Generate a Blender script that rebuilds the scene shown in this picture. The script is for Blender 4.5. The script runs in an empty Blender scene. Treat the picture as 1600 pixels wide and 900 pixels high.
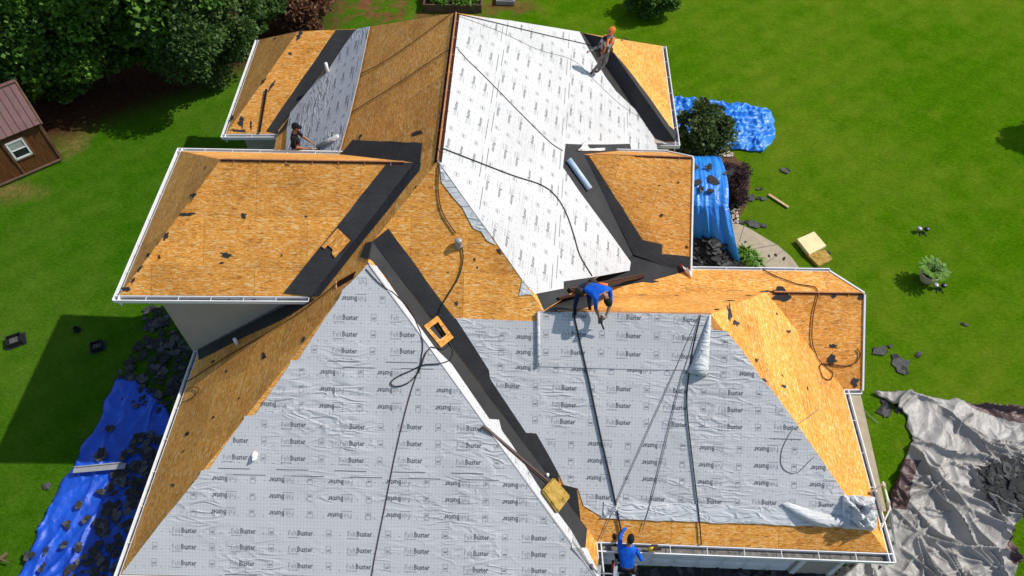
import bpy, bmesh, math, random
from mathutils import Vector, Matrix, noise
from mathutils.bvhtree import BVHTree
from mathutils.geometry import tessellate_polygon
R_ = math.radians
rng = random.Random(7)
scene = bpy.context.scene
COL = scene.collection

# ------------------------------------------------------------------ camera
CH = 20.184
FPX = 1180.0
PITCH, YAW = R_(53.75), R_(-2.15)
CF = Vector((math.sin(YAW)*math.cos(PITCH), math.cos(YAW)*math.cos(PITCH), -math.sin(PITCH)))
CR = Vector((math.cos(YAW), -math.sin(YAW), 0))
CU = CR.cross(CF)
CAMP = Vector((0, 0, CH))
cam = bpy.data.cameras.new('camera'); camo = bpy.data.objects.new('camera', cam); COL.objects.link(camo)
camo.matrix_world = Matrix(((CR.x, CU.x, -CF.x, 0), (CR.y, CU.y, -CF.y, 0), (CR.z, CU.z, -CF.z, CH), (0, 0, 0, 1)))
cam.sensor_width = 36; cam.lens = 36*FPX/1600; cam.clip_end = 2000
scene.camera = camo

# ------------------------------------------------------------------ light
SUN = Vector((6.3, 2.1, 6.8)).normalized()
w = bpy.data.worlds.new('World'); scene.world = w; w.use_nodes = True
nt = w.node_tree; bg = nt.nodes['Background']
sky = nt.nodes.new('ShaderNodeTexSky'); sky.sky_type = 'NISHITA'; sky.sun_disc = False
sky.sun_elevation = math.asin(SUN.z); sky.sun_rotation = math.atan2(SUN.x, SUN.y)
nt.links.new(sky.outputs[0], bg.inputs[0]); bg.inputs[1].default_value = 0.12
sl = bpy.data.lights.new('sun', 'SUN'); sl.energy = 3.65; sl.angle = R_(0.6); sl.color = (1, .955, .88)
so = bpy.data.objects.new('sun', sl); COL.objects.link(so)
so.rotation_euler = SUN.to_track_quat('Z', 'Y').to_euler(); so.location = (20, 8, 30)
vs = scene.view_settings; vs.view_transform = 'Standard'; vs.look = 'None'; vs.gamma = 1; vs.exposure = 0.26
vs.use_curve_mapping = False
scene.render.engine = 'CYCLES'

# ------------------------------------------------------------------ helpers
def ray(u, v): return CF + CR*((u-800)/FPX) - CU*((v-450)/FPX)
def G(u, v, h=0.0):
    d = ray(u, v); return CAMP + d*((h-CH)/d.z)
def tag(o, label=None, cat=None, group=None, kind=None):
    if label: o['label'] = label
    if cat: o['category'] = cat
    if group: o['group'] = group
    if kind: o['kind'] = kind
    return o
def empty(name, loc, label, cat, group=None):
    o = bpy.data.objects.new(name, None); COL.objects.link(o); o.location = loc; o.empty_display_size = .2
    return tag(o, label, cat, group)
def link(name, me, mats, parent=None):
    for m in (mats if isinstance(mats, (list, tuple)) else [mats]): me.materials.append(m)
    o = bpy.data.objects.new(name, me); COL.objects.link(o)
    if parent is not None:
        o.parent = parent; o.matrix_parent_inverse = Matrix.Identity(4)
        o.location = -Vector(parent.location) if parent.type == 'EMPTY' else (0, 0, 0)
        if parent.type == 'EMPTY' and parent.rotation_euler.z:
            o.matrix_parent_inverse = Matrix.Identity(4)
    return o
class MB:
    def __init__(s): s.v = []; s.f = []; s.m = []; s.uv = {}
    def face(s, pts, m=0, uvs=None):
        i = len(s.v); s.v += [tuple(p) for p in pts]
        if uvs: s.uv[len(s.f)] = uvs
        s.f.append(tuple(range(i, i+len(pts)))); s.m.append(m)
    def raw(s, vs, fs, m=0):
        i = len(s.v); s.v += [tuple(p) for p in vs]
        for f in fs: s.f.append(tuple(k+i for k in f)); s.m.append(m)
    def box(s, c, hx, hy, hz, ax=None, m=0):
        c = Vector(c); X, Y, Z = ax if ax else (Vector((1, 0, 0)), Vector((0, 1, 0)), Vector((0, 0, 1)))
        P = [c+X*(hx*a)+Y*(hy*b)+Z*(hz*d) for d in (-1, 1) for b in (-1, 1) for a in (-1, 1)]
        s.raw(P, [(0, 2, 3, 1), (4, 5, 7, 6), (0, 1, 5, 4), (2, 6, 7, 3), (0, 4, 6, 2), (1, 3, 7, 5)], m)
    def bar(s, a, b, w, h, up=Vector((0, 0, 1)), m=0):
        a, b = Vector(a), Vector(b); d = b-a; L = d.length
        if L < 1e-6: return
        d /= L; x = d.cross(up)
        if x.length < 1e-4: x = d.cross(Vector((1, 0, 0)))
        x.normalize(); z = x.cross(d)
        s.box((a+b)/2, L/2, w/2, h/2, (d, x, z), m)
    def tube(s, pts, r, n=6, m=0, caps=True):
        pts = [Vector(p) for p in pts]; rs = r if isinstance(r, (list, tuple)) else [r]*len(pts)
        base = len(s.v); prev = None
        for i, p in enumerate(pts):
            d = (pts[min(i+1, len(pts)-1)]-pts[max(i-1, 0)])
            if d.length < 1e-9: d = Vector((0, 0, 1))
            d.normalize()
            x = prev-d*prev.dot(d) if prev else d.orthogonal()
            if x.length < 1e-6: x = d.orthogonal()
            x.normalize(); prev = x; y = d.cross(x)
            for k in range(n):
                a = 2*math.pi*k/n; s.v.append(tuple(p+(x*math.cos(a)+y*math.sin(a))*rs[i]))
        for i in range(len(pts)-1):
            for k in range(n):
                s.f.append((base+i*n+k, base+i*n+(k+1) % n, base+(i+1)*n+(k+1) % n, base+(i+1)*n+k)); s.m.append(m)
        if caps:
            s.f.append(tuple(base+k for k in range(n))[::-1]); s.m.append(m)
            s.f.append(tuple(base+(len(pts)-1)*n+k for k in range(n))); s.m.append(m)
    def lathe(s, c, prof, n=20, m=0, ax=None):
        c = Vector(c); X, Y, Z = ax if ax else (Vector((1, 0, 0)), Vector((0, 1, 0)), Vector((0, 0, 1)))
        b = len(s.v)
        for r, z in prof:
            for k in range(n):
                a = 2*math.pi*k/n; s.v.append(tuple(c+X*(r*math.cos(a))+Y*(r*math.sin(a))+Z*z))
        for i in range(len(prof)-1):
            for k in range(n):
                s.f.append((b+i*n+k, b+i*n+(k+1) % n, b+(i+1)*n+(k+1) % n, b+(i+1)*n+k)); s.m.append(m)
        s.f.append(tuple(b+k for k in range(n))[::-1]); s.m.append(m)
        s.f.append(tuple(b+(len(prof)-1)*n+k for k in range(n))); s.m.append(m)
    def build(s, name, mats, parent=None, smooth=False, fixn=False):
        me = bpy.data.meshes.new(name); me.from_pydata(s.v, [], s.f)
        for p, mi in zip(me.polygons, s.m): p.material_index = mi; p.use_smooth = smooth
        if s.uv:
            ul = me.uv_layers.new(name='UVMap')
            for p in me.polygons:
                q = s.uv.get(p.index)
                if q:
                    for k, li in enumerate(p.loop_indices): ul.data[li].uv = q[k]
        if fixn:
            bm = bmesh.new(); bm.from_mesh(me); bmesh.ops.recalc_face_normals(bm, faces=bm.faces); bm.to_mesh(me); bm.free()
        return link(name, me, mats, parent)

# ------------------------------------------------------------------ materials
class N:
    def __init__(s, name, rough=.8, spec=.3):
        s.m = bpy.data.materials.new(name); s.m.use_nodes = True; s.t = s.m.node_tree
        s.b = s.t.nodes['Principled BSDF']; s.b.inputs['Roughness'].default_value = rough
        s.b.inputs['Specular IOR Level'].default_value = spec
    def n(s, t, **k):
        x = s.t.nodes.new(t)
        for a, b in k.items(): setattr(x, a, b)
        return x
    def l(s, a, b): s.t.links.new(a, b)
    def coord(s, kind='UV', rot=0, scale=(1, 1, 1)):
        tc = s.n('ShaderNodeTexCoord'); mp = s.n('ShaderNodeMapping')
        mp.inputs['Rotation'].default_value = (0, 0, rot); mp.inputs['Scale'].default_value = scale
        s.l(tc.outputs[kind], mp.inputs[0]); return mp.outputs[0]
    def noise(s, vec, scale, detail=4, rough=.55, dist=0):
        x = s.n('ShaderNodeTexNoise'); x.inputs['Scale'].default_value = scale; x.inputs['Detail'].default_value = detail
        x.inputs['Roughness'].default_value = rough; x.inputs['Distortion'].default_value = dist
        if vec: s.l(vec, x.inputs['Vector'])
        return x.outputs['Fac']
    def vor(s, vec, scale, out='Color', rand=1, feature='F1'):
        x = s.n('ShaderNodeTexVoronoi', feature=feature); x.inputs['Scale'].default_value = scale
        x.inputs['Randomness'].default_value = rand; s.l(vec, x.inputs['Vector']); return x.outputs[out]
    def ramp(s, fac, stops, interp='LINEAR'):
        x = s.n('ShaderNodeValToRGB'); e = x.color_ramp.elements; x.color_ramp.interpolation = interp
        while len(e) < len(stops): e.new(.5)
        for q, (p, c) in zip(e, stops): q.position = p; q.color = (*c, 1) if len(c) == 3 else c
        s.l(fac, x.inputs[0]); return x.outputs[0]
    def mix(s, fac, a, b, mode='MIX'):
        x = s.n('ShaderNodeMix', data_type='RGBA', blend_type=mode)
        for i, q in ((0, fac), (6, a), (7, b)):
            if isinstance(q, (int, float)): x.inputs[i].default_value = q
            elif isinstance(q, tuple): x.inputs[i].default_value = (*q, 1)
            else: s.l(q, x.inputs[i])
        return x.outputs[2]
    def math(s, op, a, b=None, c=None):
        x = s.n('ShaderNodeMath', operation=op)
        for i, q in enumerate((a, b, c)):
            if q is None: continue
            if isinstance(q, (int, float)): x.inputs[i].default_value = q
            else: s.l(q, x.inputs[i])
        return x.outputs[0]
    def sep(s, v):
        x = s.n('ShaderNodeSeparateXYZ'); s.l(v, x.inputs[0]); return x.outputs
    def bump(s, h, strength=.5, dist=.02):
        x = s.n('ShaderNodeBump'); x.inputs['Strength'].default_value = strength; x.inputs['Distance'].default_value = dist
        s.l(h, x.inputs['Height']); s.l(x.outputs[0], s.b.inputs['Normal'])
    def col(s, c):
        if isinstance(c, tuple): s.b.inputs['Base Color'].default_value = (*c, 1)
        else: s.l(c, s.b.inputs['Base Color'])
        return s.m

def simple(name, c, rough=.7, spec=.3, var=.25, scale=6, metal=0, bump=0, bscale=40):
    n = N(name, rough, spec); v = n.coord('Object')
    f = n.noise(v, scale)
    lo = tuple(x*(1-var) for x in c); hi = tuple(min(1, x*(1+var)) for x in c)
    n.col(n.ramp(f, [(.3, lo), (.7, hi)])); n.b.inputs['Metallic'].default_value = metal
    if bump: n.bump(n.noise(v, bscale), bump, .02)
    return n.m

def mk_osb():
    n = N('osb_sheathing', .75, .25)
    uv = n.coord('UV')
    # strands: several turned and stretched cell layers
    c = None; hb = None
    for i, (rot, sc, st) in enumerate(((.2, 17, 4.2), (-.45, 19, 3.8), (.9, 21, 3.4), (-1.2, 22, 3.2), (.5, 14, 4.2))):
        v = n.coord('UV', rot, (1, st, 1)); x = n.vor(v, sc)
        r = n.sep(x)[0]
        h = r if c is None else n.math('MULTIPLY_ADD', r, .38, n.math('MULTIPLY', c, .66))
        c = h
    chips = n.ramp(c, [(.14, (.40, .135, .018)), (.36, (.62, .235, .030)), (.55, (.74, .31, .048)), (.74, (.84, .40, .085)), (.94, (.92, .61, .25))])
    v3 = n.coord('UV', .35, (1, 5.5, 1)); pick = n.vor(v3, 9); pr = n.sep(pick)[1]
    chips = n.mix(n.math('MULTIPLY', n.math('GREATER_THAN', pr, .94), .55), chips, (.86, .66, .34))
    v5 = n.coord('UV', -.8, (1, 5, 1)); p5 = n.sep(n.vor(v5, 11))[1]
    chips = n.mix(n.math('MULTIPLY', n.math('GREATER_THAN', p5, .95), .5), chips, (.84, .62, .30))
    v4 = n.coord('UV', -.5, (1, 4, 1)); p4 = n.sep(n.vor(v4, 9))[2]
    chips = n.mix(n.math('MULTIPLY', n.math('GREATER_THAN', p4, .95), .45), chips, (.20, .08, .02))
    # seams between panels, staggered per course
    s = n.sep(uv)
    rowf = n.math('DIVIDE', s[1], 1.22); row = n.math('FLOOR', rowf)
    vf = n.math('ABSOLUTE', n.math('SUBTRACT', n.math('FRACT', rowf), .5))
    seamv = n.math('GREATER_THAN', vf, .494)
    uu = n.math('ADD', n.math('DIVIDE', s[0], 2.44), n.math('MULTIPLY', row, .5))
    uf = n.math('ABSOLUTE', n.math('SUBTRACT', n.math('FRACT', uu), .5))
    seamu = n.math('GREATER_THAN', uf, .4965)
    seam = n.math('MAXIMUM', seamv, seamu)
    pan = n.n('ShaderNodeTexWhiteNoise', noise_dimensions='2D'); cb = n.n('ShaderNodeCombineXYZ')
    n.l(n.math('FLOOR', uu), cb.inputs[0]); n.l(row, cb.inputs[1]); n.l(cb.outputs[0], pan.inputs['Vector'])
    chips = n.mix(1.0, chips, n.ramp(pan.outputs['Value'], [(0, (.84, .82, .80)), (1, (1.08, 1.09, 1.10))]), 'MULTIPLY')
    big = n.noise(uv, .9, 5, .6)
    chips = n.mix(1.0, chips, n.ramp(big, [(.3, (.80, .76, .70)), (.5, (1, 1, 1)), (.72, (1.1, 1.12, 1.15))]), 'MULTIPLY')
    # nail rows: tiny dark dots, and scattered scuffs
    ju = n.math('ABSOLUTE', n.math('SUBTRACT', n.math('FRACT', n.math('DIVIDE', s[0], .41)), .5))
    jv = n.math('ABSOLUTE', n.math('SUBTRACT', n.math('FRACT', n.math('DIVIDE', s[1], .2)), .5))
    dot = n.math('MULTIPLY', n.math('LESS_THAN', ju, .03), n.math('LESS_THAN', jv, .06))
    chips = n.mix(n.math('MULTIPLY', dot, .5), chips, (.16, .07, .02))
    sc = n.noise(uv, 5.5, 6, .7); chips = n.mix(n.math('MULTIPLY', n.math('GREATER_THAN', sc, .70), .55), chips, (.14, .06, .02))
    line = n.math('MULTIPLY', seam, .38)
    # chalk lines left by shingle courses
    sl_ = n.math('GREATER_THAN', n.math('ABSOLUTE', n.math('SUBTRACT', n.math('FRACT', n.math('DIVIDE', s[1], .41)), .5)), .485)
    chips = n.mix(n.math('MULTIPLY', sl_, .18), chips, (.2, .1, .03))
    n.col(n.mix(line, chips, (.12, .055, .02)))
    n.bump(c, .35, .008)
    return n.m

def mk_felt(name, base, grain):
    n = N(name, .58, .3); uv = n.coord('UV'); s = n.sep(uv)
    def gl(ch, p, w):
        return n.math('GREATER_THAN', n.math('ABSOLUTE', n.math('SUBTRACT', n.math('FRACT', n.math('DIVIDE', s[ch], p)), .5)), w)
    grid = n.math('MAXIMUM', gl(0, .075, .42), gl(1, .075, .42))
    lo = tuple(x*.72 for x in base)
    c = n.mix(n.math('MULTIPLY', grid, .55), base, lo)
    c = n.mix(1.0, c, n.ramp(n.noise(uv, .55, 5, .6), [(.3, (.9, .9, .9)), (.7, (1.04, 1.04, 1.04))]), 'MULTIPLY')
    # nail caps along the edges of each course
    du = n.math('ABSOLUTE', n.math('SUBTRACT', n.math('FRACT', n.math('DIVIDE', s[0], .19)), .5))
    dv = n.math('ABSOLUTE', n.math('SUBTRACT', n.math('FRACT', n.math('DIVIDE', n.math('ADD', s[1], n.math('MULTIPLY', n.noise(uv, 3), .03)), .393)), .5))
    dots = n.math('MULTIPLY', n.math('LESS_THAN', du, .07), n.math('LESS_THAN', dv, .026))
    c = n.mix(n.math('MULTIPLY', dots, .65), c, (.06, .06, .065))
    n.col(c)
    # wrinkles: long swells in two directions plus fine crumple, stronger in patches
    w1 = n.noise(n.coord('UV', .5, (1, 3.0, 1)), .9, 1.5, .45, .8)
    w2 = n.noise(n.coord('UV', -.5, (1, 3.6, 1)), 1.2, 1.5, .45, .6)
    r1 = n.math('SUBTRACT', 1.0, n.math('MULTIPLY', n.math('ABSOLUTE', n.math('SUBTRACT', w1, .5)), 11))
    r2 = n.math('SUBTRACT', 1.0, n.math('MULTIPLY', n.math('ABSOLUTE', n.math('SUBTRACT', w2, .5)), 12))
    rr = n.math('MAXIMUM', n.math('MAXIMUM', r1, 0), n.math('MAXIMUM', r2, 0))
    patch = n.ramp(n.noise(uv, .38, 2), [(.46, (.04, .04, .04)), (.66, (1, 1, 1))])
    hh = n.math('MULTIPLY', n.math('MULTIPLY', rr, patch), 1.0)
    hh = n.math('ADD', n.math('MULTIPLY', hh, 1.2), n.math('MULTIPLY', n.noise(uv, 5, 2), .06))
    hh = n.math('ADD', hh, n.math('MULTIPLY', n.noise(uv, 1.3, 1), .5))
    # lap step every course
    lap = n.math('FRACT', n.math('DIVIDE', n.math('ADD', s[1], n.math('MULTIPLY', n.noise(uv, 1.5), .03)), 1.18))
    hh = n.math('ADD', hh, n.math('MULTIPLY', lap, -.5))
    n.bump(hh, .6, .034)
    return n.m

def mk_back():
    n = N('underlayment_back', .6, .3); v = n.coord('Object')
    n.col(n.ramp(n.noise(v, 1.5, 4), [(.3, (.52, .53, .53)), (.7, (.66, .66, .65))]))
    a = n.noise(n.coord('Object', .3, (1, 3, 2)), 1.6, 2, .5, 1); b = n.math('SUBTRACT', 1.0, n.math('MULTIPLY', n.math('ABSOLUTE', n.math('SUBTRACT', a, .5)), 9))
    n.bump(n.math('ADD', n.math('MAXIMUM', b, 0), n.math('MULTIPLY', n.noise(v, 6, 3), .3)), .6, .03); return n.m

def mk_membrane():
    n = N('ice_membrane', .8, .3); uv = n.coord('UV')
    n.col(n.ramp(n.noise(uv, 1.1, 6, .65), [(.3, (.022, .022, .023)), (.55, (.034, .034, .035)), (.8, (.052, .051, .05))]))
    h = n.math('ADD', n.noise(uv, 60, 2), n.math('MULTIPLY', n.noise(n.coord('UV', .6, (1, 3, 1)), 1.7, 3, .5, 1), 3))
    n.bump(h, .35, .02); return n.m

def mk_lawn():
    n = N('lawn_grass', 1.0, .0); v = n.coord('Object')
    s = n.sep(v)
    big = n.noise(v, .14, 4, .6); mid = n.noise(v, .8, 6, .7); fine = n.math('ADD', n.math('MULTIPLY', n.noise(n.coord('Object', .5, (1, 1.9, 1)), 7, 6, .85), .75), n.math('MULTIPLY', n.noise(v, 2.2, 5, .75), .25))
    c = n.ramp(fine, [(.28, (.022, .085, .001)), (.48, (.070, .190, .003)), (.72, (.165, .33, .008))])
    dry = n.ramp(n.math('ADD', n.math('MULTIPLY', big, .5), n.math('MULTIPLY', mid, .55)), [(.44, (0, 0, 0)), (.68, (1, 1, 1))])
    c = n.mix(n.math('MULTIPLY', dry, .5), c, n.ramp(fine, [(.3, (.17, .235, .010)), (.7, (.36, .38, .045))]))
    band = n.n('ShaderNodeTexWave', wave_type='BANDS'); band.inputs['Scale'].default_value = .30; band.inputs['Distortion'].default_value = 3
    n.l(n.coord('Object', .9), band.inputs['Vector'])
    c = n.mix(1.0, c, n.ramp(band.outputs['Fac'], [(.2, (.95, .96, .95)), (.8, (1.04, 1.03, 1.0))]), 'MULTIPLY')
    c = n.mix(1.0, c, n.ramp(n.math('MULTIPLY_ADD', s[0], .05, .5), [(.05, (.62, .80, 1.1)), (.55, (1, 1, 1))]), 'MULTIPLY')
    wob = n.math('MULTIPLY', n.math('SUBTRACT', n.noise(v, .9, 6, .7), .5), 5.0)
    def ell(px, rx, ry, lo=.7, hi=1.25, k=.35):
        p = G(*px); dx = n.math('DIVIDE', n.math('SUBTRACT', s[0], p.x), rx); dy = n.math('DIVIDE', n.math('SUBTRACT', s[1], p.y), ry)
        d = n.math('SQRT', n.math('ADD', n.math('MULTIPLY', dx, dx), n.math('MULTIPLY', dy, dy)))
        return n.ramp(n.math('ADD', d, n.math('MULTIPLY', wob, k)), [(lo*.5, (1, 1, 1)), (hi*.5, (0, 0, 0))] if False else [(lo/2, (1, 1, 1)), (min(1, hi/1.3), (0, 0, 0))])
    straw = n.ramp(n.noise(v, 4, 6, .8), [(.35, (.07, .12, .010)), (.55, (.26, .20, .06)), (.8, (.40, .29, .12))])
    for px, rx, ry in (((112, 215), 1.0, 1.5), ((20, 300), 1.5, .8), ((100, 190), 1.2, .9)):
        c = n.mix(n.math('MULTIPLY', ell(px, rx, ry), .85), c, straw)
    # bare red ground behind the house
    red = n.ramp(n.noise(v, 2.5, 6, .75), [(.3, (.12, .05, .022)), (.55, (.27, .11, .05)), (.8, (.40, .21, .11))])
    keep = n.ramp(n.noise(v, 1.1, 5, .7), [(.44, (1, 1, 1)), (.54, (0, 0, 0))])
    c = n.mix(n.math('MULTIPLY', ell((620, 5), 6.5, 3.2), keep), c, red)
    c = n.mix(n.math('MULTIPLY', ell((800, 10), 1.6, .7), .7), c, red)
    # leaf litter under the trees, with a ragged edge
    hp = n.math('ADD', n.math('MULTIPLY', s[0], -.58), n.math('MULTIPLY', s[1], .81))
    hp = n.math('ADD', n.math('SUBTRACT', hp, 27.9), n.math('MULTIPLY', wob, .35))
    m1 = n.math('MULTIPLY_ADD', hp, .8, .5); m2 = n.math('MULTIPLY_ADD', n.math('ADD', s[0], n.math('MULTIPLY', wob, .5)), -.5, -4.2)
    mm = n.n('ShaderNodeClamp'); n.l(n.math('MINIMUM', m1, m2), mm.inputs[0])
    lit = n.ramp(n.noise(v, 6, 7, .8), [(.25, (.020, .010, .006)), (.5, (.085, .040, .022)), (.68, (.16, .085, .045)), (.85, (.30, .20, .12))])
    c = n.mix(mm.outputs[0], c, lit)
    n.col(c); n.bump(n.math('ADD', n.math('MULTIPLY', fine, 1.0), n.noise(v, 26, 3, .7)), 1.0, .09); return n.m

def mk_speckle(name, stops, scale=8, rough=.9, bump=.6, kind='Object'):
    n = N(name, rough, .2); v = n.coord(kind)
    n.col(n.ramp(n.noise(v, scale, 6, .7), stops)); n.bump(n.noise(v, scale*2.5, 4), bump, .05); return n.m

def mk_tarp(name, c, rough, dark):
    n = N(name, rough, .5); v = n.coord('Object')
    f = n.noise(v, .8, 4)
    n.col(n.ramp(f, [(.3, dark), (.65, c)]))
    w1 = n.noise(v, 2.2, 4, .6, 1.5); w2 = n.vor(v, 3.2, 'Distance', 1, 'DISTANCE_TO_EDGE'); w3 = n.noise(v, 9, 3)
    n.bump(n.math('ADD', n.math('MULTIPLY', w1, .7), n.math('ADD', n.math('MULTIPLY', w2, .5), n.math('MULTIPLY', w3, .15))), .7, .08); return n.m

def mk_leaf(name, a, b):
    n = N(name, .55, .3); oi = n.n('ShaderNodeNewGeometry')
    c = n.ramp(oi.outputs['Random Per Island'], [(0, a), (1, b)]); n.col(c)
    n.b.inputs['Transmission Weight'].default_value = 0
    tr = n.n('ShaderNodeBsdfTranslucent'); n.l(c, tr.inputs[0]); mx = n.n('ShaderNodeMixShader'); mx.inputs[0].default_value = .25
    out = n.t.nodes['Material Output']; n.l(n.b.outputs[0], mx.inputs[1]); n.l(tr.outputs[0], mx.inputs[2]); n.l(mx.outputs[0], out.inputs[0])
    return n.m

def mk_wood(name, a, b, pitch=.12):
    n = N(name, .7, .2); v = n.coord('UV'); s = n.sep(v)
    g = n.noise(n.coord('UV', 0, (8, .8, 1)), 2.5, 5, .6)
    c = n.ramp(g, [(.3, a), (.7, b)])
    gap = n.math('GREATER_THAN', n.math('ABSOLUTE', n.math('SUBTRACT', n.math('FRACT', n.math('DIVIDE', s[0], pitch)), .5)), .45)
    n.col(n.mix(n.math('MULTIPLY', gap, .6), c, tuple(x*.3 for x in a))); return n.m

M = {}
M['osb'] = mk_osb()
M['felt'] = mk_felt('printed_underlayment', (.58, .575, .57), 1)
M['feltback'] = mk_back()
M['mem'] = mk_membrane()
M['ink'] = simple('print_dark', (.12, .125, .135), .6, .3, .1)
M['ink2'] = simple('print_grey', (.28, .29, .30), .6, .3, .1)
M['lawn'] = mk_lawn()
M['white'] = simple('white_painted_metal', (.78, .78, .77), .35, .5, .06, 4)
M['gutterin'] = simple('gutter_grime', (.16, .15, .135), .8, .2, .5, 9)
M['stucco'] = simple('stucco', (.40, .35, .285), .9, .15, .07, 1.4, bump=.3, bscale=60)
M['soffit'] = simple('soffit_paint', (.6, .6, .58), .6, .3, .05)
M['slot'] = simple('dark_gap', (.035, .012, .008), .9, .1, .3)
M['lumber'] = simple('rafter_lumber', (.46, .20, .08), .8, .2, .25, 10)
M['shingle'] = mk_speckle('asphalt_shingle', [(.3, (.018, .018, .019)), (.55, (.042, .042, .043)), (.8, (.085, .083, .08))], 14)
M['shinglel'] = mk_speckle('asphalt_shingle_back', [(.3, (.055, .055, .055)), (.7, (.12, .118, .112))], 9)
M['blue'] = mk_tarp('blue_tarp', (.010, .10, .62), .45, (.006, .055, .42))
M['blue2'] = mk_tarp('light_blue_tarp', (.03, .27, .80), .38, (.02, .18, .66))
M['silver'] = mk_tarp('silver_tarp', (.37, .35, .32), .48, (.26, .245, .225))
M['maroon'] = mk_tarp('brown_tarp', (.11, .055, .05), .5, (.06, .03, .028))
M['concrete'] = mk_speckle('concrete', [(.3, (.34, .28, .19)), (.7, (.46, .385, .275))], 3, .9, .2)
M['asphalt'] = mk_speckle('driveway_surface', [(.3, (.03, .03, .031)), (.7, (.06, .06, .062))], 6)
M['litter'] = mk_speckle('leaf_litter', [(.25, (.022, .010, .006)), (.5, (.085, .036, .018)), (.72, (.15, .075, .035)), (.9, (.24, .15, .08))], 5)
M['redsoil'] = mk_speckle('red_soil', [(.36, (.03, .075, .01)), (.46, (.07, .11, .02)), (.52, (.25, .095, .045)), (.8, (.36, .16, .085))], 1.3, .95, .5)
M['mulch'] = mk_speckle('mulch', [(.3, (.05, .022, .012)), (.7, (.20, .10, .055))], 16)
M['straw'] = mk_speckle('dry_grass', [(.36, (.05, .10, .01)), (.6, (.25, .20, .06)), (.8, (.36, .27, .11))], 3.5)
M['leafd'] = mk_leaf('leaf_dark_green', (.020, .065, .006), (.11, .24, .02))
M['leafm'] = mk_leaf('leaf_mid_green', (.026, .070, .012), (.095, .165, .032))
M['leafg'] = mk_leaf('leaf_grey_green', (.03, .062, .012), (.11, .165, .04))
M['leafp'] = mk_leaf('leaf_purple', (.028, .012, .014), (.085, .042, .04))
M['leafr'] = mk_leaf('leaf_russet', (.07, .028, .014), (.22, .10, .05))
M['leafy'] = mk_leaf('leaf_fresh_green', (.05, .14, .010), (.20, .38, .035))
M['bark'] = mk_speckle('bark', [(.3, (.05, .035, .025)), (.7, (.14, .10, .075))], 12)
M['shedwood'] = mk_wood('shed_boards', (.075, .028, .010), (.17, .070, .024))
M['shedroof'] = simple('shed_metal_roof', (.17, .092, .082), .45, .5, .12, 3)
M['shedtrim'] = simple('shed_trim', (.17, .085, .045), .7, .2, .3, 5)
M['glass'] = simple('dark_glass', (.02, .024, .03), .08, .6, .2)
M['blind'] = simple('window_blind', (.36, .37, .34), .6, .3, .1)
M['terra'] = simple('cream_pot', (.55, .46, .35), .7, .3, .1, 8)
M['soil'] = simple('potting_soil', (.03, .02, .012), .95, .1, .4, 20)
M['foamtop'] = simple('pale_foam', (.80, .66, .36), .9, .1, .10, 4)
M['foam'] = mk_speckle('tan_foam', [(.3, (.17, .095, .02)), (.5, (.42, .27, .06)), (.75, (.55, .38, .10))], 7)
M['hose'] = simple('black_hose', (.018, .017, .018), .45, .4, .2)
M['rope'] = simple('dark_red_rope', (.06, .022, .02), .8, .2, .3, 30)
M['ropeg'] = simple('grey_rope', (.16, .17, .16), .8, .2, .3, 30)
M['pipe'] = simple('white_pvc', (.78, .77, .74), .4, .4, .05)
M['lead'] = simple('vent_metal', (.36, .35, .34), .5, .5, .25, 8, metal=.4)
M['brown_bar'] = simple('brown_metal', (.055, .022, .016), .45, .4, .25)
M['blackpl'] = simple('black_plastic', (.012, .012, .013), .4, .5, .3)
M['silverpl'] = simple('silver_plastic', (.3, .3, .3), .3, .6, .1)
M['pine'] = simple('pine_lumber', (.55, .38, .20), .8, .2, .12, 6)
M['bedwood'] = simple('weathered_board', (.13, .085, .055), .85, .2, .25, 5)
M['skin'] = simple('skin', (.32, .15, .085), .55, .35, .08)
M['blueshirt'] = simple('blue_shirt', (.006, .10, .55), .75, .2, .3, 7, bump=1, bscale=9)
M['orange'] = simple('orange_fabric', (.90, .20, .035), .75, .2, .1, 7, bump=.4, bscale=9)
M['blackcl'] = simple('black_cloth', (.012, .012, .014), .85, .2, .3, 5, bump=.4, bscale=9)
M['navy'] = simple('navy_jeans', (.010, .020, .065), .85, .2, .25, 6, bump=.4, bscale=9)
M['greycl'] = simple('grey_trousers', (.17, .15, .14), .85, .2, .4, 9, bump=.4, bscale=9)
M['camo'] = mk_speckle('patterned_shirt', [(.40, (.015, .015, .017)), (.50, (.05, .05, .055)), (.56, (.50, .48, .45))], 8, .85, .3)
M['hair'] = simple('black_hair', (.008, .007, .007), .6, .3, .2)
M['redshoe'] = simple('dark_red_shoe', (.14, .012, .02), .6, .3, .2)
M['boot'] = simple('work_boot', (.12, .08, .055), .8, .2, .3)
M['yellow'] = simple('yellow_plastic', (.80, .50, .02), .4, .5, .1)
M['redpl'] = simple('red_cloth', (.35, .02, .025), .6, .3, .2)
M['bluefilm'] = simple('blue_film_roll', (.42, .56, .68), .3, .6, .12, 5)
M['leather'] = simple('tool_leather', (.04, .025, .018), .7, .3, .3)

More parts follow.
